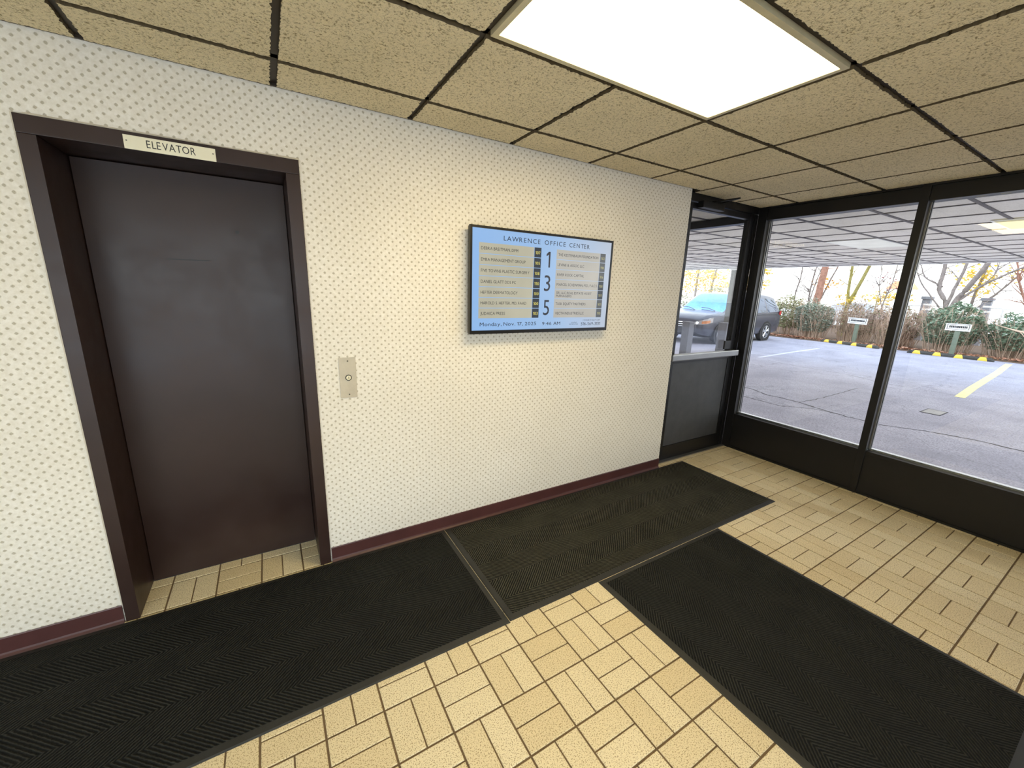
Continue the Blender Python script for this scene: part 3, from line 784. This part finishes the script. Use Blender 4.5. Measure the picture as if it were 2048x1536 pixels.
# ------------------------------------------------------------------ minivan
def build_car():
    e = empty('parked_car', (15.36, 6.90, GZ), PI+.03)
    tag(e, 'dark grey minivan parked facing the lobby beyond the glass door', 'car')
    PAINT = M('grey_car_paint', (80, 81, 90), .25, .35, .04, 2)
    CGLASS = M('dark_car_glass', (40, 58, 84), .04, .3, .05, 2, spec=1.0)
    WGLASS = M('sky_reflection_windshield', (82, 142, 226), .05, .75, .25, 3, spec=1.0)  # blue of the reflected sky painted into the base colour
    TYRE = M('tyre_rubber', (34, 34, 36), .8); RIM = M('alloy_rim', (206, 208, 212), .3, .8)
    CHROME = M('chrome', (220, 222, 226), .12, 1.0); DARK = M('dark_car_plastic', (26, 26, 28), .5)
    LAMP = M('headlamp_lens', (196, 190, 186), .1, .2); AMBER = M('amber_lens', (206, 136, 92), .2); REDL = M('red_lens', (190, 40, 40), .2)
    X =   [-2.66, -2.60, -2.35, -1.5, -.5, .35, .80, 1.38, 1.9, 2.2, 2.38, 2.46]
    ZB =  [.42, .32, .26, .23, .22, .22, .22, .22, .22, .24, .28, .34]
    BELT = [1.06, 1.08, 1.08, 1.06, 1.04, 1.02, 1.01, 1.0, .95, .88, .80, .70]
    TOP = [1.12, 1.34, 1.64, 1.73, 1.75, 1.71, 1.50, 1.10, 1.02, .94, .84, .72]
    W =   [.86, .93, .98, 1.0, 1.0, 1.0, 1.0, .99, .96, .90, .80, .68]
    WR =  [.72, .70, .70, .73, .75, .74, .76, .86, .84, .76, .68, .58]
    def it(A, x):
        if x <= X[0]: return A[0]
        for i in range(len(X)-1):
            if x <= X[i+1]:
                t = (x-X[i])/(X[i+1]-X[i])
                def sl(k):
                    if k <= 0: return (A[1]-A[0])/(X[1]-X[0])
                    if k >= len(X)-1: return (A[-1]-A[-2])/(X[-1]-X[-2])
                    a, b = (A[k]-A[k-1])/(X[k]-X[k-1]), (A[k+1]-A[k])/(X[k+1]-X[k])
                    return 0 if a*b <= 0 else 2*a*b/(a+b)
                h = X[i+1]-X[i]; m0, m1 = sl(i)*h, sl(i+1)*h
                return (2*t**3-3*t*t+1)*A[i]+(t**3-2*t*t+t)*m0+(-2*t**3+3*t*t)*A[i+1]+(t**3-t*t)*m1
        return A[-1]
    def prof(x):
        zb, be, tp, w_, wr = (it(A, x) for A in (ZB, BELT, TOP, W, WR))
        be = min(be, tp-.03); hgt = tp-be; zr = tp-min(.07, hgt*.35)
        wb = w_*.965
        base = [(0, zb), (.80*w_, zb), (.95*w_, zb+.06), (w_, zb+.35*(be-zb)), (w_, zb+.70*(be-zb)), (wb, be), ((wb+wr)/2+.025*min(1, hgt/.5), be+(zr-be)*.5), (wr, zr), (wr*.86, tp-.012), (wr*.45, tp-.002), (0, tp)]
        out = []
        for i in range(len(base)-1):
            for k in range(3):
                t = k/3; out.append((base[i][0]+(base[i+1][0]-base[i][0])*t, base[i][1]+(base[i+1][1]-base[i][1])*t))
        out.append(base[-1]); return out
    xs_ = []
    for i in range(len(X)-1):
        n = max(2, int((X[i+1]-X[i])/.09))
        xs_ += [X[i]+(X[i+1]-X[i])*k/n for k in range(n)]
    xs_.append(X[-1])
    bms = {k: bmesh.new() for k in ['body', 'shield', 'rear', 'sill']+[(s_, i_) for s_ in (1, -1) for i_ in range(3)]}
    cache = {}
    def V(k, x, y, z):
        key = (k, round(x, 4), round(y, 4), round(z, 4))
        if key not in cache: cache[key] = bms[k].verts.new((x, y, z))
        return cache[key]
    for a, b in zip(xs_[:-1], xs_[1:]):
        pa, pb = prof(a), prof(b); xm = (a+b)/2
        for j in range(len(pa)-1):
            seg = j//3
            k = 'body'
            if seg == 0 or seg == 1: k = 'sill'
            elif seg in (5, 6) and -2.42 < xm < 1.12 and not any(abs(xm-c) < .05 for c in (-1.42, -.28)) and it(TOP, xm)-it(BELT, xm) > .16 and (3*5 < j or True) and j < 20: k = 'side'
            elif seg >= 7 and .42 < xm < 1.34: k = 'shield'
            elif seg >= 7 and xm < -2.36: k = 'rear'
            k0 = k
            for s in (1, -1):
                if k0 == 'side': k = (s, 0 if xm < -1.42 else 1 if xm < -.28 else 2)
                q = [(a, s*pa[j][0], pa[j][1]), (b, s*pb[j][0], pb[j][1]), (b, s*pb[j+1][0], pb[j+1][1]), (a, s*pa[j+1][0], pa[j+1][1])]
                vs = []
                for p in q:
                    v = V(k, *p)
                    if v not in vs: vs.append(v)
                if len(vs) >= 3:
                    try: bms[k].faces.new(vs)
                    except ValueError: pass
    for xx in (xs_[0], xs_[-1]):
        p = prof(xx); ring = [V('body', xx, y, z) for y, z in p] + [V('body', xx, -y, z) for y, z in p[-2:0:-1]]
        u = []
        for v in ring:
            if v not in u: u.append(v)
        bms['body'].faces.new(u)
    obj('car_body', bms['body'], PAINT, e, True); [obj('side_window', bms[(s_, i_)], CGLASS, e, True) for s_ in (1, -1) for i_ in range(3)]
    obj('windshield', bms['shield'], WGLASS, e, True); obj('rear_window', bms['rear'], CGLASS, e, True); obj('rocker_panel', bms['sill'], DARK, e, True)
    # wheels
    for wx in (1.5, -1.5):
        for s in (1, -1):
            we = empty('wheel', (wx, s*.90, .345), 0, e)
            if s < 0: we.rotation_euler = (0, 0, PI)
            bm = bmesh.new(); disc_lathe(bm, [(.23, -.11), (.33, -.11), (.345, -.08), (.345, .08), (.33, .108), (.235, .11), (.225, .09)], 36, 'y'); obj('tyre', bm, TYRE, we, True)
            bm = bmesh.new()
            disc_lathe(bm, [(.232, .095), (.232, .108), (.212, .108), (.205, .06)], 36, 'y'); disc_lathe(bm, [(0, .105), (.05, .1), (.055, .06)], 16, 'y')
            for k in range(5):
                for dd in (-.17, .17):
                    a = k*2*PI/5+.3; tube(bm, [(math.cos(a)*.03, .09, math.sin(a)*.03), (math.cos(a+dd)*.215, .098, math.sin(a+dd)*.215)], [.022, .016], 6)
            obj('rim', bm, RIM, we)
            bm = bmesh.new(); disc_lathe(bm, [(0, .055), (.225, .055)], 24, 'y'); obj('brake_disc', bm, DARK, we)
            bm = bmesh.new(); disc_lathe(bm, [(.0, .100+.002), (.40, .102), (.40, .0)], 36, 'y')
            obj('wheel_arch_liner', bm_scale(bm, .985), DARK, we)
    # front: grille, lamps, wipers, mirrors
    bm = boxes((2.455, 2.475, -.62, .62, .44, .70)); obj('grille', bm, DARK, e)
    bm = boxes((2.4755, 2.49, -.64, .64, .70, .725), (2.4755, 2.49, -.62, .62, .63, .65), (2.4755, 2.488, -.60, .60, .565, .58)); obj('grille_bar', bm, CHROME, e)
    obj('front_bumper_intake', boxes((2.455, 2.47, -.55, .55, .36, .42)), DARK, e)
    for s in (1, -1):
        bm = bmesh.new()
        sec = [(2.49, .60, .66, .74), (2.44, .72, .66, .78), (2.36, .83, .67, .82), (2.22, .92, .69, .86), (2.0, .968, .74, .885)]
        R = [(bm.verts.new((x, s*y, z0)), bm.verts.new((x, s*y, z1))) for x, y, z0, z1 in sec]
        for a, b in zip(R[:-1], R[1:]): bm.faces.new((a[0], b[0], b[1], a[1]))
        hl = obj('headlight', bm, LAMP, e)
        bm = bmesh.new()
        R = [(bm.verts.new((x+.012, s*(y+.008), z0)), bm.verts.new((x+.012, s*(y+.008), z1))) for x, y, z0, z1 in ((2.38, .81, .69, .77), (2.26, .90, .70, .79), (2.12, .95, .72, .81))]
        for a, b in zip(R[:-1], R[1:]): bm.faces.new((a[0], b[0], b[1], a[1]))
        obj('turn_signal', bm, AMBER, hl)
        bm = bmesh.new(); disc_lathe(bm, [(0, .0), (.045, .0), (.05, -.02)], 20, 'x', (2.475, s*.70, .71)); obj('lamp_bulb', bm, CHROME, hl)
        bm = bmesh.new()
        bmesh.ops.create_uvsphere(bm, u_segments=14, v_segments=8, radius=1)
        for v in bm.verts: v.co = Vector((.95+v.co.x*.08, s*1.11+v.co.y*.12, 1.10+v.co.z*.085))
        tube(bm, [(.97, s*.95, 1.05), (.96, s*1.05, 1.08)], .03, 6)
        obj('side_mirror', bm, PAINT, e, True)
        bm = bmesh.new()
        R = [(bm.verts.new((x, s*y, z0)), bm.verts.new((x, s*y, z1))) for x, y, z0, z1 in ((-2.655, .60, .95, 1.06), (-2.64, .84, .95, 1.10), (-2.56, .955, .96, 1.13), (-2.36, .985, .98, 1.08))]
        for a, b in zip(R[:-1], R[1:]): bm.faces.new((a[0], b[0], b[1], a[1]))
        obj('tail_light', bm, REDL, e)
        bm = bmesh.new(); tube(bm, [(-2.3, s*.985, .99), (-1.4, s*.993, .985), (-.75, s*.998, .975)], .012, 4); obj('sliding_door_track', bm, DARK, e)
        for xx in (-.32, .82):
            bm = bmesh.new(); tube(bm, [(xx, s*1.002, .32), (xx, s*1.003, .75), (xx, s*.975, 1.0)], .006, 4)
            obj('door_seam', bm, DARK, e)
    for y0, y1 in ((-.15, -.72), (.62, .02)):
        bm = bmesh.new(); tube(bm, [(1.40, y0, 1.10), (1.30, (y0+y1)/2, 1.175), (1.28, y1, 1.19)], .013, 5); obj('wiper', bm, DARK, e)
    return e
def bm_scale(bm, s):
    for v in bm.verts: v.co.x *= s; v.co.z *= s
    return bm
build_car()

# ------------------------------------------------------------------ vegetation
L_GREEN = M_leaf('green_leaf', [(62, 78, 60), (100, 124, 98), (138, 160, 134), (182, 196, 172)])
L_GREY = M_leaf('grey_green_leaf', [(88, 96, 82), (122, 132, 114), (156, 164, 146), (196, 198, 180)])
L_OLIVE = M_leaf('olive_leaf', [(92, 92, 66), (134, 136, 98), (172, 170, 128), (204, 196, 162)])
L_BROWN = M_leaf('dry_leaf', [(96, 76, 62), (138, 114, 94), (168, 152, 128), (150, 164, 118)])
L_YEL = M_leaf('yellow_leaf', [(206, 168, 60), (230, 200, 80), (244, 226, 130)], .5)
L_ORANGE = M_leaf('orange_leaf', [(196, 130, 50), (230, 168, 70), (242, 200, 100)], .5)
L_RED = M_leaf('red_leaf', [(130, 50, 60), (160, 90, 90), (120, 110, 90)], .4)
L_LITTER = M_leaf('fallen_leaf', [(130, 84, 62), (176, 124, 96), (206, 168, 140)], .1)

def leaves(bm, tone, pts, size, rr):
    for p in pts:
        s = size*rr.uniform(.6, 1.3)
        m_ = Matrix.Rotation(rr.uniform(0, 2*PI), 3, 'Z') @ Matrix.Rotation(rr.uniform(-1.1, 1.1), 3, 'X') @ Matrix.Rotation(rr.uniform(-.8, .8), 3, 'Y')
        q = [Vector(p)+m_ @ Vector(c) for c in ((-s*.5, 0, 0), (0, -s*.27, s*.05), (s*.5, 0, 0), (0, s*.27, s*.05))]
        f = bm.faces.new([bm.verts.new(v) for v in q]); f[tone] = min(1, max(0, rr.gauss(.5, .25)))

def bush(x, y, rx, ry, h, n, size, mat_, label, twigs=40, twig_mat=TWIG, seed=0, low=.08, arch=.4, tr=.006, name='hedge_bush', cat='bush', group='hedge bushes behind the lot'):
    rr = random.Random(seed+100); low = min(low, .16); n = int(n*1.25); twigs = int(twigs*1.3)
    e = empty(name, (x, y, GZ+.01), rr.uniform(0, .2)); tag(e, label, cat, group); h *= 1.2
    bm = bmesh.new(); tone = bm.faces.layers.float.new('tone'); pts = []
    while len(pts) < n:
        a, c = rr.uniform(0, 2*PI), rr.uniform(-1, 1); r = rr.random()**.25
        s = math.sqrt(1-c*c)
        s = max(s, .72) if c < 0 else s
        px, py, pz = rx*r*s*math.cos(a), ry*r*s*math.sin(a), h*.52+h*.5*r*c
        lump = .88+.22*noise.noise(Vector((px*1.7+seed, py*1.7, pz*2.2)))
        px *= lump; py *= lump; pz *= lump
        if pz < h*low: continue
        if noise.noise(Vector((px*3+seed, py*3, pz*3))) < -.28: continue
        pts.append((px, py, pz))
    leaves(bm, tone, pts, size, rr)
    obj('foliage', bm, mat_, e)
    if twigs:
        bm = bmesh.new()
        for k in range(twigs):
            a = rr.uniform(0, 2*PI); r0 = rr.uniform(0, .75); b = a+rr.uniform(-1, 1)
            p0 = Vector((rx*r0*math.cos(a), ry*r0*math.sin(a), 0)); hh = h*rr.uniform(.45, 1.05); dr = rr.uniform(.15, arch*.5+.3)
            p1 = p0+Vector((math.cos(b)*dr*.4, math.sin(b)*dr*.4, hh*.7)); p2 = p0+Vector((math.cos(b)*dr, math.sin(b)*dr, hh)); p3 = p2+Vector((math.cos(b)*dr*.8, math.sin(b)*dr*.8, -hh*rr.uniform(.0, .55)*arch*2))
            pp = []
            for i in range(9):
                t = i/8; u = 1-t
                c_ = p0*u**3+p1*3*u*u*t+p2*3*u*t*t+p3*t**3; q_ = math.hypot(c_.x/rx, c_.y/ry)/.98
                pp.append(Vector((c_.x/max(1, q_), c_.y/max(1, q_), c_.z)))
            tube(bm, pp, [tr*(1-.6*i/8) for i in range(9)], 4)
        obj('stems', bm, twig_mat, e)
    return e
bush(20.6, 9.9, .95, 1.55, 1.85, 4600, .10, L_OLIVE, 'pale olive leafy bush behind the parked minivan roof', 30, TWIG_D, 1)
bush(20.9, 7.15, .85, .85, 1.55, 3200, .10, L_OLIVE, 'yellow-green bush just right of the minivan tail', 70, TWIG, 2, .2)
bush(20.3, 5.85, .8, .72, 1.5, 3600, .095, L_GREY, 'grey-green leafy bush right of the minivan below the reddish trunk', 150, TWIG, 3, .28)
bush(20.9, 4.55, .9, .78, 1.5, 2200, .085, L_BROWN, 'brown twiggy bramble behind the left white sign', 260, TWIG, 4, .2, .7)
bush(20.8, 3.25, .85, .75, 1.42, 1900, .085, L_BROWN, 'brown twiggy bramble left of the window mullion', 260, TWIG, 5, .2, .7)
bush(20.5, 1.85, .85, .85, 1.42, 5200, .105, L_GREEN, 'dense green laurel bush behind the right white sign', 190, TWIG, 6, .38)
bush(20.6, .42, .8, .8, 1.22, 3600, .10, L_GREEN, 'lower green bush right of the dense green laurel', 180, TWIG, 7, .36)
bush(20.3, -.75, .7, .6, .92, 1900, .09, L_BROWN, 'low dry bramble at the right edge of view', 170, TWIG, 8, .2, .7)
bush(20.5, 13.1, .9, 1.4, 1.85, 1800, .11, L_OLIVE, 'olive bush farthest left along the hedge line', 25, TWIG_D, 9)
bush(20.4, -2.3, .8, .85, 1.1, 1500, .11, L_GREEN, 'green bush beyond the right edge of view', 40, TWIG, 10)
# fallen leaves
bm = bmesh.new(); tone = bm.faces.layers.float.new('tone'); rr = random.Random(21)
leaves(bm, tone, [(19.44+rr.random()*.2, rr.uniform(-3, 11), GZ+.03+rr.random()*.05) for _ in range(2200)], .10, rr)
tag(obj('leaf_litter', bm, L_LITTER), 'scatter of brown fallen leaves at the foot of the hedge', 'fallen leaves', kind='stuff')
# long pale arching canes at the right
bm = bmesh.new()
for k in range(7):
    y0 = .25-.05*k; pp = [Vector((19.6, y0+.5, 1.0-.02*k)), Vector((19.45, y0-.05, .82)), Vector((19.3, y0-.35-.05*k, .45)), Vector((19.2, y0-.6-.09*k, .0))]
    tube(bm, pp, [.012, .011, .010, .008], 5)
tag(obj('bramble_canes', bm, TWIG), 'bundle of long pale arching canes drooping toward the asphalt at right', 'canes')

# trees: branching tubes + leaf clouds
def tree(x, y, limbs, bark, label, clouds=(), leaf_mat=None, size=.16, seed=0, name='tree', twigs=0, tspread=1.0):
    e = empty(name, (x, y, GZ)); tag(e, label, 'tree', 'trees beyond the hedge'); rr = random.Random(seed)
    bm = bmesh.new()
    for pts, r0, r1 in limbs:
        d = [Vector(p) for p in pts]; q = []
        n = 5*(len(d)-1)
        for i in range(n+1):
            t = i/n*(len(d)-1); k = min(int(t), len(d)-2); u = t-k
            a, b, c, f_ = d[max(k-1, 0)], d[k], d[k+1], d[min(k+2, len(d)-1)]
            q.append(.5*((2*b)+(c-a)*u+(2*a-5*b+4*c-f_)*u*u+(3*b-a-3*c+f_)*u**3)+Vector((0, rr.uniform(-.012, .012), 0)))
        tube(bm, q, [r0+(r1-r0)*i/n for i in range(n+1)], 8)
    obj('trunk', bm, bark, e, True)
    if twigs:
        bm = bmesh.new()
        for k in range(twigs):
            pts, r0, r1 = limbs[rr.randrange(len(limbs))]; t = rr.uniform(.35, 1); i = min(int(t*(len(pts)-1)), len(pts)-2); u = t*(len(pts)-1)-i
            p = Vector(pts[i]).lerp(Vector(pts[i+1]), u); dirv = Vector((rr.uniform(-.5, .5), rr.uniform(-1, 1), rr.uniform(-.1, 1))).normalized()*tspread*rr.uniform(.4, 1)
            p1 = p+dirv*.5+Vector((0, 0, .1)); p2 = p+dirv+Vector((0, rr.uniform(-.2, .2), .1))
            tube(bm, [p, p1, p2], [.016, .010, .005], 4)
            p3 = p1+Vector((rr.uniform(-.3, .3), rr.uniform(-.5, .5), rr.uniform(.1, .5)))*tspread*.7; tube(bm, [p1, p3], [.008, .004], 4)
        obj('twigs', bm, bark, e)
    if clouds:
        bm = bmesh.new(); tone = bm.faces.layers.float.new('tone')
        for (cx, cy, cz, rx, ry, rz, n) in clouds:
            pts = []
            while len(pts) < n:
                v = Vector((rr.uniform(-1, 1), rr.uniform(-1, 1), rr.uniform(-1, 1)))
                if v.length > 1 or noise.noise(v*2.3+Vector((seed, 0, 0))) < -.1: continue
                pts.append((cx+v.x*rx, cy+v.y*ry, cz+v.z*rz))
            leaves(bm, tone, pts, size, rr)
        obj('foliage', bm, leaf_mat, e)
    return e
tree(22.4, 6.72, [([(0, .07, 0), (0, .04, 1.3), (0, .0, 2.2), (0, -.05, 3.2), (0, -.15, 5.2)], .17, .13), ([(0, 0, 3.4), (.2, .6, 4.3), (.3, 1.0, 5.2)], .07, .03)], BARK_RED, 'thick reddish leaning trunk standing behind the green hedge', twigs=14, seed=1)
tree(22.5, 5.7, [([(0, -.06, 0), (0, -.1, 1.2), (0, -.22, 1.75), (0, -.55, 2.9), (0, -.9, 4.2)], .10, .05), ([(0, -.1, 1.3), (0, -.02, 2.2), (0, .03, 3.2)], .06, .05)], BARK_YEL, 'mossy yellowish slanted tree right of the reddish trunk', [(0, 0, 1.65, .3, .45, .3, 110)], L_YEL, .13, 2, twigs=10)
tree(22.2, 2.5, [([(0, .0, 0), (0, .0, 1.5), (0, .28, 2.1), (0, .30, 2.9), (0, .45, 4.4)], .085, .05), ([(0, 0, 1.4), (0, -.10, 2.1), (0, -.24, 2.9), (0, -.3, 4.2)], .06, .035), ([(0, -.12, 0), (0, -.18, 1.5), (0, -.44, 2.2), (0, -.75, 3.0), (0, -1.1, 4.4)], .10, .065), ([(0, .15, 1.45), (.1, .85, 2.35), (.1, 1.1, 2.9)], .03, .015), ([(0, .2, 2.2), (0, .75, 2.55), (0, .95, 3.0)], .03, .015), ([(0, -.2, 1.6), (0, -.75, 2.25), (0, -1.4, 2.75), (0, -2.1, 3.2)], .045, .02), ([(0, -.75, 2.25), (0, -1.0, 2.7), (0, -.95, 3.1)], .02, .01)], BARK_GREY, 'grey multi-stemmed bare tree seen through the right window', twigs=16, seed=3)
tree(23.5, 8.1, [([(0, 0, 0), (.0, .1, 1.6), (0, 0, 2.8), (0, .1, 4)], .04, .02), ([(0, -.5, 0), (0, -.6, 1.6), (0, -.8, 3)], .035, .02)], BARK_GREY, 'pair of thin bare saplings between minivan and reddish trunk', twigs=26, seed=4)
tree(24, 7.2, [([(0, .3, 0), (0, .1, 1.5), (.0, -.4, 3.2)], .05, .03), ([(0, .4, 0), (0, .6, 1.8), (0, .5, 3.2)], .045, .03)], BARK_GREY, 'forked thin tree with small orange leaves left of the reddish trunk', [(0, 0, 2.35, .4, .75, .28, 130)], L_ORANGE, .13, 5, twigs=22)
tree(23.3, 4.6, [([(0, 0, 0), (0, .05, 1.4), (0, -.1, 2.4), (0, -.15, 3.6)], .03, .015), ([(0, 0, 1.2), (0, .3, 2.2), (0, .35, 3.2)], .02, .01)], BARK_GREY, 'slender shrub with sparse dark red leaves left of the mullion', [(0, .05, 2.3, .4, .55, .65, 70)], L_RED, .11, 6, twigs=14)
tree(27, 16.2, [([(0, 0, 0), (0, .1, 2), (0, 0, 4)], .10, .05), ([(0, -1.2, 0), (0, -1.1, 2), (0, -1.4, 4)], .08, .05)], BARK_GREY, 'tall golden-leaved tree behind the minivan roof', [(0, 1.2, 2.5, .8, 1.2, .9, 600), (0, -1.2, 2.4, .8, 1.3, .8, 600), (0, -.2, 3.4, 1, 2.2, .8, 700)], L_YEL, .19, 7, twigs=40)
tree(25, 10.9, [([(0, 0, 0), (0, .1, 2), (0, 0, 3.6)], .06, .03)], BARK_GREY, 'small bright yellow tree right of the black door post', [(0, .2, 2.35, .5, .75, .5, 380), (0, .1, 3.0, .5, .8, .3, 160)], L_YEL, .17, 8, twigs=12)
tree(26.5, 2.6, [([(0, 0, 0), (0, .1, 1.6), (0, -.1, 3.6)], .07, .04), ([(0, 0, 1.3), (0, -.6, 2.2), (0, -1.2, 3.2)], .05, .02)], BARK_GREY, 'yellow autumn tree behind the bare grey tree at right', [(0, .1, 2.45, .6, .6, .6, 260), (0, .5, 2.9, .6, .7, .4, 120), (0, -.6, 2.9, .6, .7, .5, 90)], L_YEL, .15, 9, twigs=30)
tree(23.2, .6, [([(0, 0, 0), (0, .1, 1.4), (0, .45, 2.3), (0, .7, 3.2)], .05, .02), ([(0, 0, .8), (0, -.3, 1.9), (0, -.3, 3.0)], .045, .02), ([(0, .1, 1.4), (0, -.5, 2.3), (0, -.9, 3.2)], .03, .012)], BARK_RED, 'reddish bare brushy tree at the right edge of view', twigs=70, seed=10)
tree(24.5, 5.2, [([(0, 0, 0), (0, .05, 1.5), (0, 0, 2.1)], .03, .012), ([(0, -.8, 0), (0, -.8, 1.4), (0, -.9, 2.2)], .03, .012)], BARK_YEL, 'low yellow-leaved shrub above the brown bramble', [(0, -.3, 1.75, .5, 1.0, .32, 260)], L_YEL, .14, 11, twigs=12)

# far things: pale house with terracotta roof, grey pillars with white rail
e = empty('distant_house', (38, 8.55, GZ)); tag(e, 'pale distant house with a terracotta roof behind the trees', 'house')
wl = obj('house_wall', boxes((0, 1.6, -.58, .58, 0, 2.45)), WHITEP, e)
for yy in (-.28, .28): obj('house_window', boxes((-.03, -.001, yy-.14, yy+.14, 1.2, 1.9)), M('pale_window_glass', (190, 200, 212), .3), wl)
bm = bmesh.new()
q = [(-.1, -.66, 2.451), (1.7, -.66, 2.451), (1.7, .66, 2.451), (-.1, .66, 2.451), (.6, -.4, 3.0), (1.0, -.4, 3.0), (1.0, .4, 3.0), (.6, .4, 3.0)]
vs = [bm.verts.new(p) for p in q]
for f_ in ((0, 3, 2, 1), (4, 5, 6, 7), (0, 1, 5, 4), (1, 2, 6, 5), (2, 3, 7, 6), (3, 0, 4, 7)): bm.faces.new([vs[i] for i in f_])
obj('house_roof', bm, M('terracotta_roof', (214, 150, 110), .8, 0, .1), e)
def pillar(x, y, label):
    e = empty('gate_pillar', (x, y, GZ)); tag(e, label, 'pillar', 'grey pillars beyond the hedge')
    obj('pillar_shaft', boxes((-.13, .13, -.13, .13, 0, 1.75)), POSTGREY, e); obj('pillar_cap', boxes((-.17, .17, -.17, .17, 1.751, 1.87), bev=.01), POSTGREY, e)
    for z in (1.3, 1.5): obj('white_band', boxes((-.134, .134, -.134, .06, z, z+.07)), WHITEP, e)
pillar(25, 3.72, 'grey square pillar left of the bare multi-stemmed tree')
pillar(25, 2.0, 'grey square pillar right of the bare multi-stemmed tree')
e = empty('white_rail', (25.4, 2.5, GZ)); tag(e, 'thin white horizontal rail running behind the green hedge at right', 'railing')
obj('rail', boxes((-.02, .02, -2.0, 1.9, 1.44, 1.49)), WHITEP, e)
for y in (-1.9, -.9, .1, 1.1, 1.85): obj('rail_post', boxes((-.025, .025, y-.025, y+.025, 0, 1.4395)), WHITEP, e)
def white_car(x, y, rz, label):
    e = empty('distant_car', (x, y, GZ), rz); tag(e, label, 'car', 'white cars parked beyond the hedge')
    P = M('white_car_paint', (238, 240, 244), .3); G = M('pale_glass', (190, 200, 212), .1); T = M('tyre_black', (36, 36, 38), .8)
    bm = bmesh.new()
    pr = [(-2.2, .35), (-2.25, .8), (-1.9, .95), (-1.2, 1.0), (1.1, .98), (2.1, .86), (2.25, .65), (2.2, .35)]
    a = [bm.verts.new((x_, -.85, z)) for x_, z in pr]; b = [bm.verts.new((x_, .85, z)) for x_, z in pr]
    for i in range(len(pr)): bm.faces.new((a[i], a[(i+1) % len(pr)], b[(i+1) % len(pr)], b[i]))
    bm.faces.new(a); bm.faces.new(b[::-1]); obj('car_body', bm, P, e)
    bm = bmesh.new(); pr = [(-1.7, 1.0), (-1.25, 1.4), (.35, 1.42), (1.1, 1.0)]
    a = [bm.verts.new((x_, -.8+.12*(z > 1.2), z)) for x_, z in pr]; b = [bm.verts.new((x_, .8-.12*(z > 1.2), z)) for x_, z in pr]
    for i in range(4): bm.faces.new((a[i], a[(i+1) % 4], b[(i+1) % 4], b[i]))
    bm.faces.new(a); bm.faces.new(b[::-1]); obj('cabin_glass', bm, G, e)
    obj('roof_panel', boxes((-1.25, .35, -.7, .7, 1.421, 1.46), bev=.01), P, e)
    for wx in (-1.4, 1.4):
        for s in (1, -1):
            bm = bmesh.new(); disc_lathe(bm, [(0, -.1), (.32, -.1), (.33, 0), (.32, .1), (0, .1)], 20, 'y', (wx, s*.78, .33)); obj('wheel', bm, T, e)
white_car(30, 8.2, 1.6, 'white car parked beyond the hedge behind the reddish trunk')

# ------------------------------------------------------------------ light
wd = bpy.data.worlds.new('World'); SC.world = wd; wd.use_nodes = True
nt = wd.node_tree; nt.nodes.clear(); k = N(nt)
out = nt.nodes.new('ShaderNodeOutputWorld'); bg = nt.nodes.new('ShaderNodeBackground')
sp = k.n('ShaderNodeSeparateXYZ'); k.l(k.coord('Generated'), sp.inputs[0])
k.l(k.ramp(sp.outputs[2], [(0, (1.0, .99, .97)), (.12, (.98, .99, 1.0)), (.35, (.87, .92, 1.0)), (1, (.66, .78, .98))]), bg.inputs[0])
bg.inputs[1].default_value = 3.9
k.l(bg.outputs[0], out.inputs[0])
sun = bpy.data.lights.new('sun', 'SUN'); sun.energy = .8; sun.angle = .02; sun.color = (1, .95, .86)
so = link(bpy.data.objects.new('sun', sun)); so.rotation_euler = Vector((.45, -.78, .46)).to_track_quat('Z', 'Y').to_euler()

al = bpy.data.lights.new('canopy_fill', 'AREA'); al.shape = 'RECTANGLE'; al.size = 7.4; al.size_y = 13.2; al.energy = 215; al.color = (1, .98, .94); al.spread = math.radians(75)  # added fill light spread under the whole canopy, not a fixture
ao = link(bpy.data.objects.new('canopy_fill', al)); ao.location = (8.85, 2.7, CZ-.02)
al3 = bpy.data.lights.new('daylight_fill', 'AREA'); al3.shape = 'RECTANGLE'; al3.size = 4.0; al3.size_y = 2.0; al3.energy = 76; al3.color = (.82, .92, 1)  # added fill outside the front window, strengthens the daylight indoors
ao3 = link(bpy.data.objects.new('daylight_fill', al3)); ao3.location = (-.35, YF-.35, 1.2); ao3.rotation_euler = (PI/2, 0, 0)
al2 = bpy.data.lights.new('canopy_fill_up', 'AREA'); al2.shape = 'RECTANGLE'; al2.size = 7.0; al2.size_y = 12.6; al2.energy = 112; al2.color = (1, .98, .97); al2.spread = math.radians(80)  # added unseen fill just above the asphalt, brightens the soffit
ao2 = link(bpy.data.objects.new('canopy_fill_up', al2)); ao2.location = (8.85, 2.7, GZ+.02); ao2.rotation_euler = (PI, 0, 0)
# ------------------------------------------------------------------ camera
cd = bpy.data.cameras.new('camera'); cam = link(bpy.data.objects.new('camera', cd))
cam.location = (.71015, -2.28155, 1.59059); cam.rotation_euler = (1.337367, -.032268, -.536947)
cd.sensor_fit = 'HORIZONTAL'; cd.sensor_width = 36; cd.lens = 803.758/2048*36; cd.clip_start = .02; cd.clip_end = 300
SC.camera = cam
SC.view_settings.view_transform = 'Standard'; SC.view_settings.look = 'None'; SC.view_settings.exposure = 0
SC.cycles.use_denoising = True
SC.cycles.max_bounces = 10; SC.cycles.diffuse_bounces = 5; SC.cycles.transparent_max_bounces = 16
SC.cycles.sample_clamp_indirect = 8
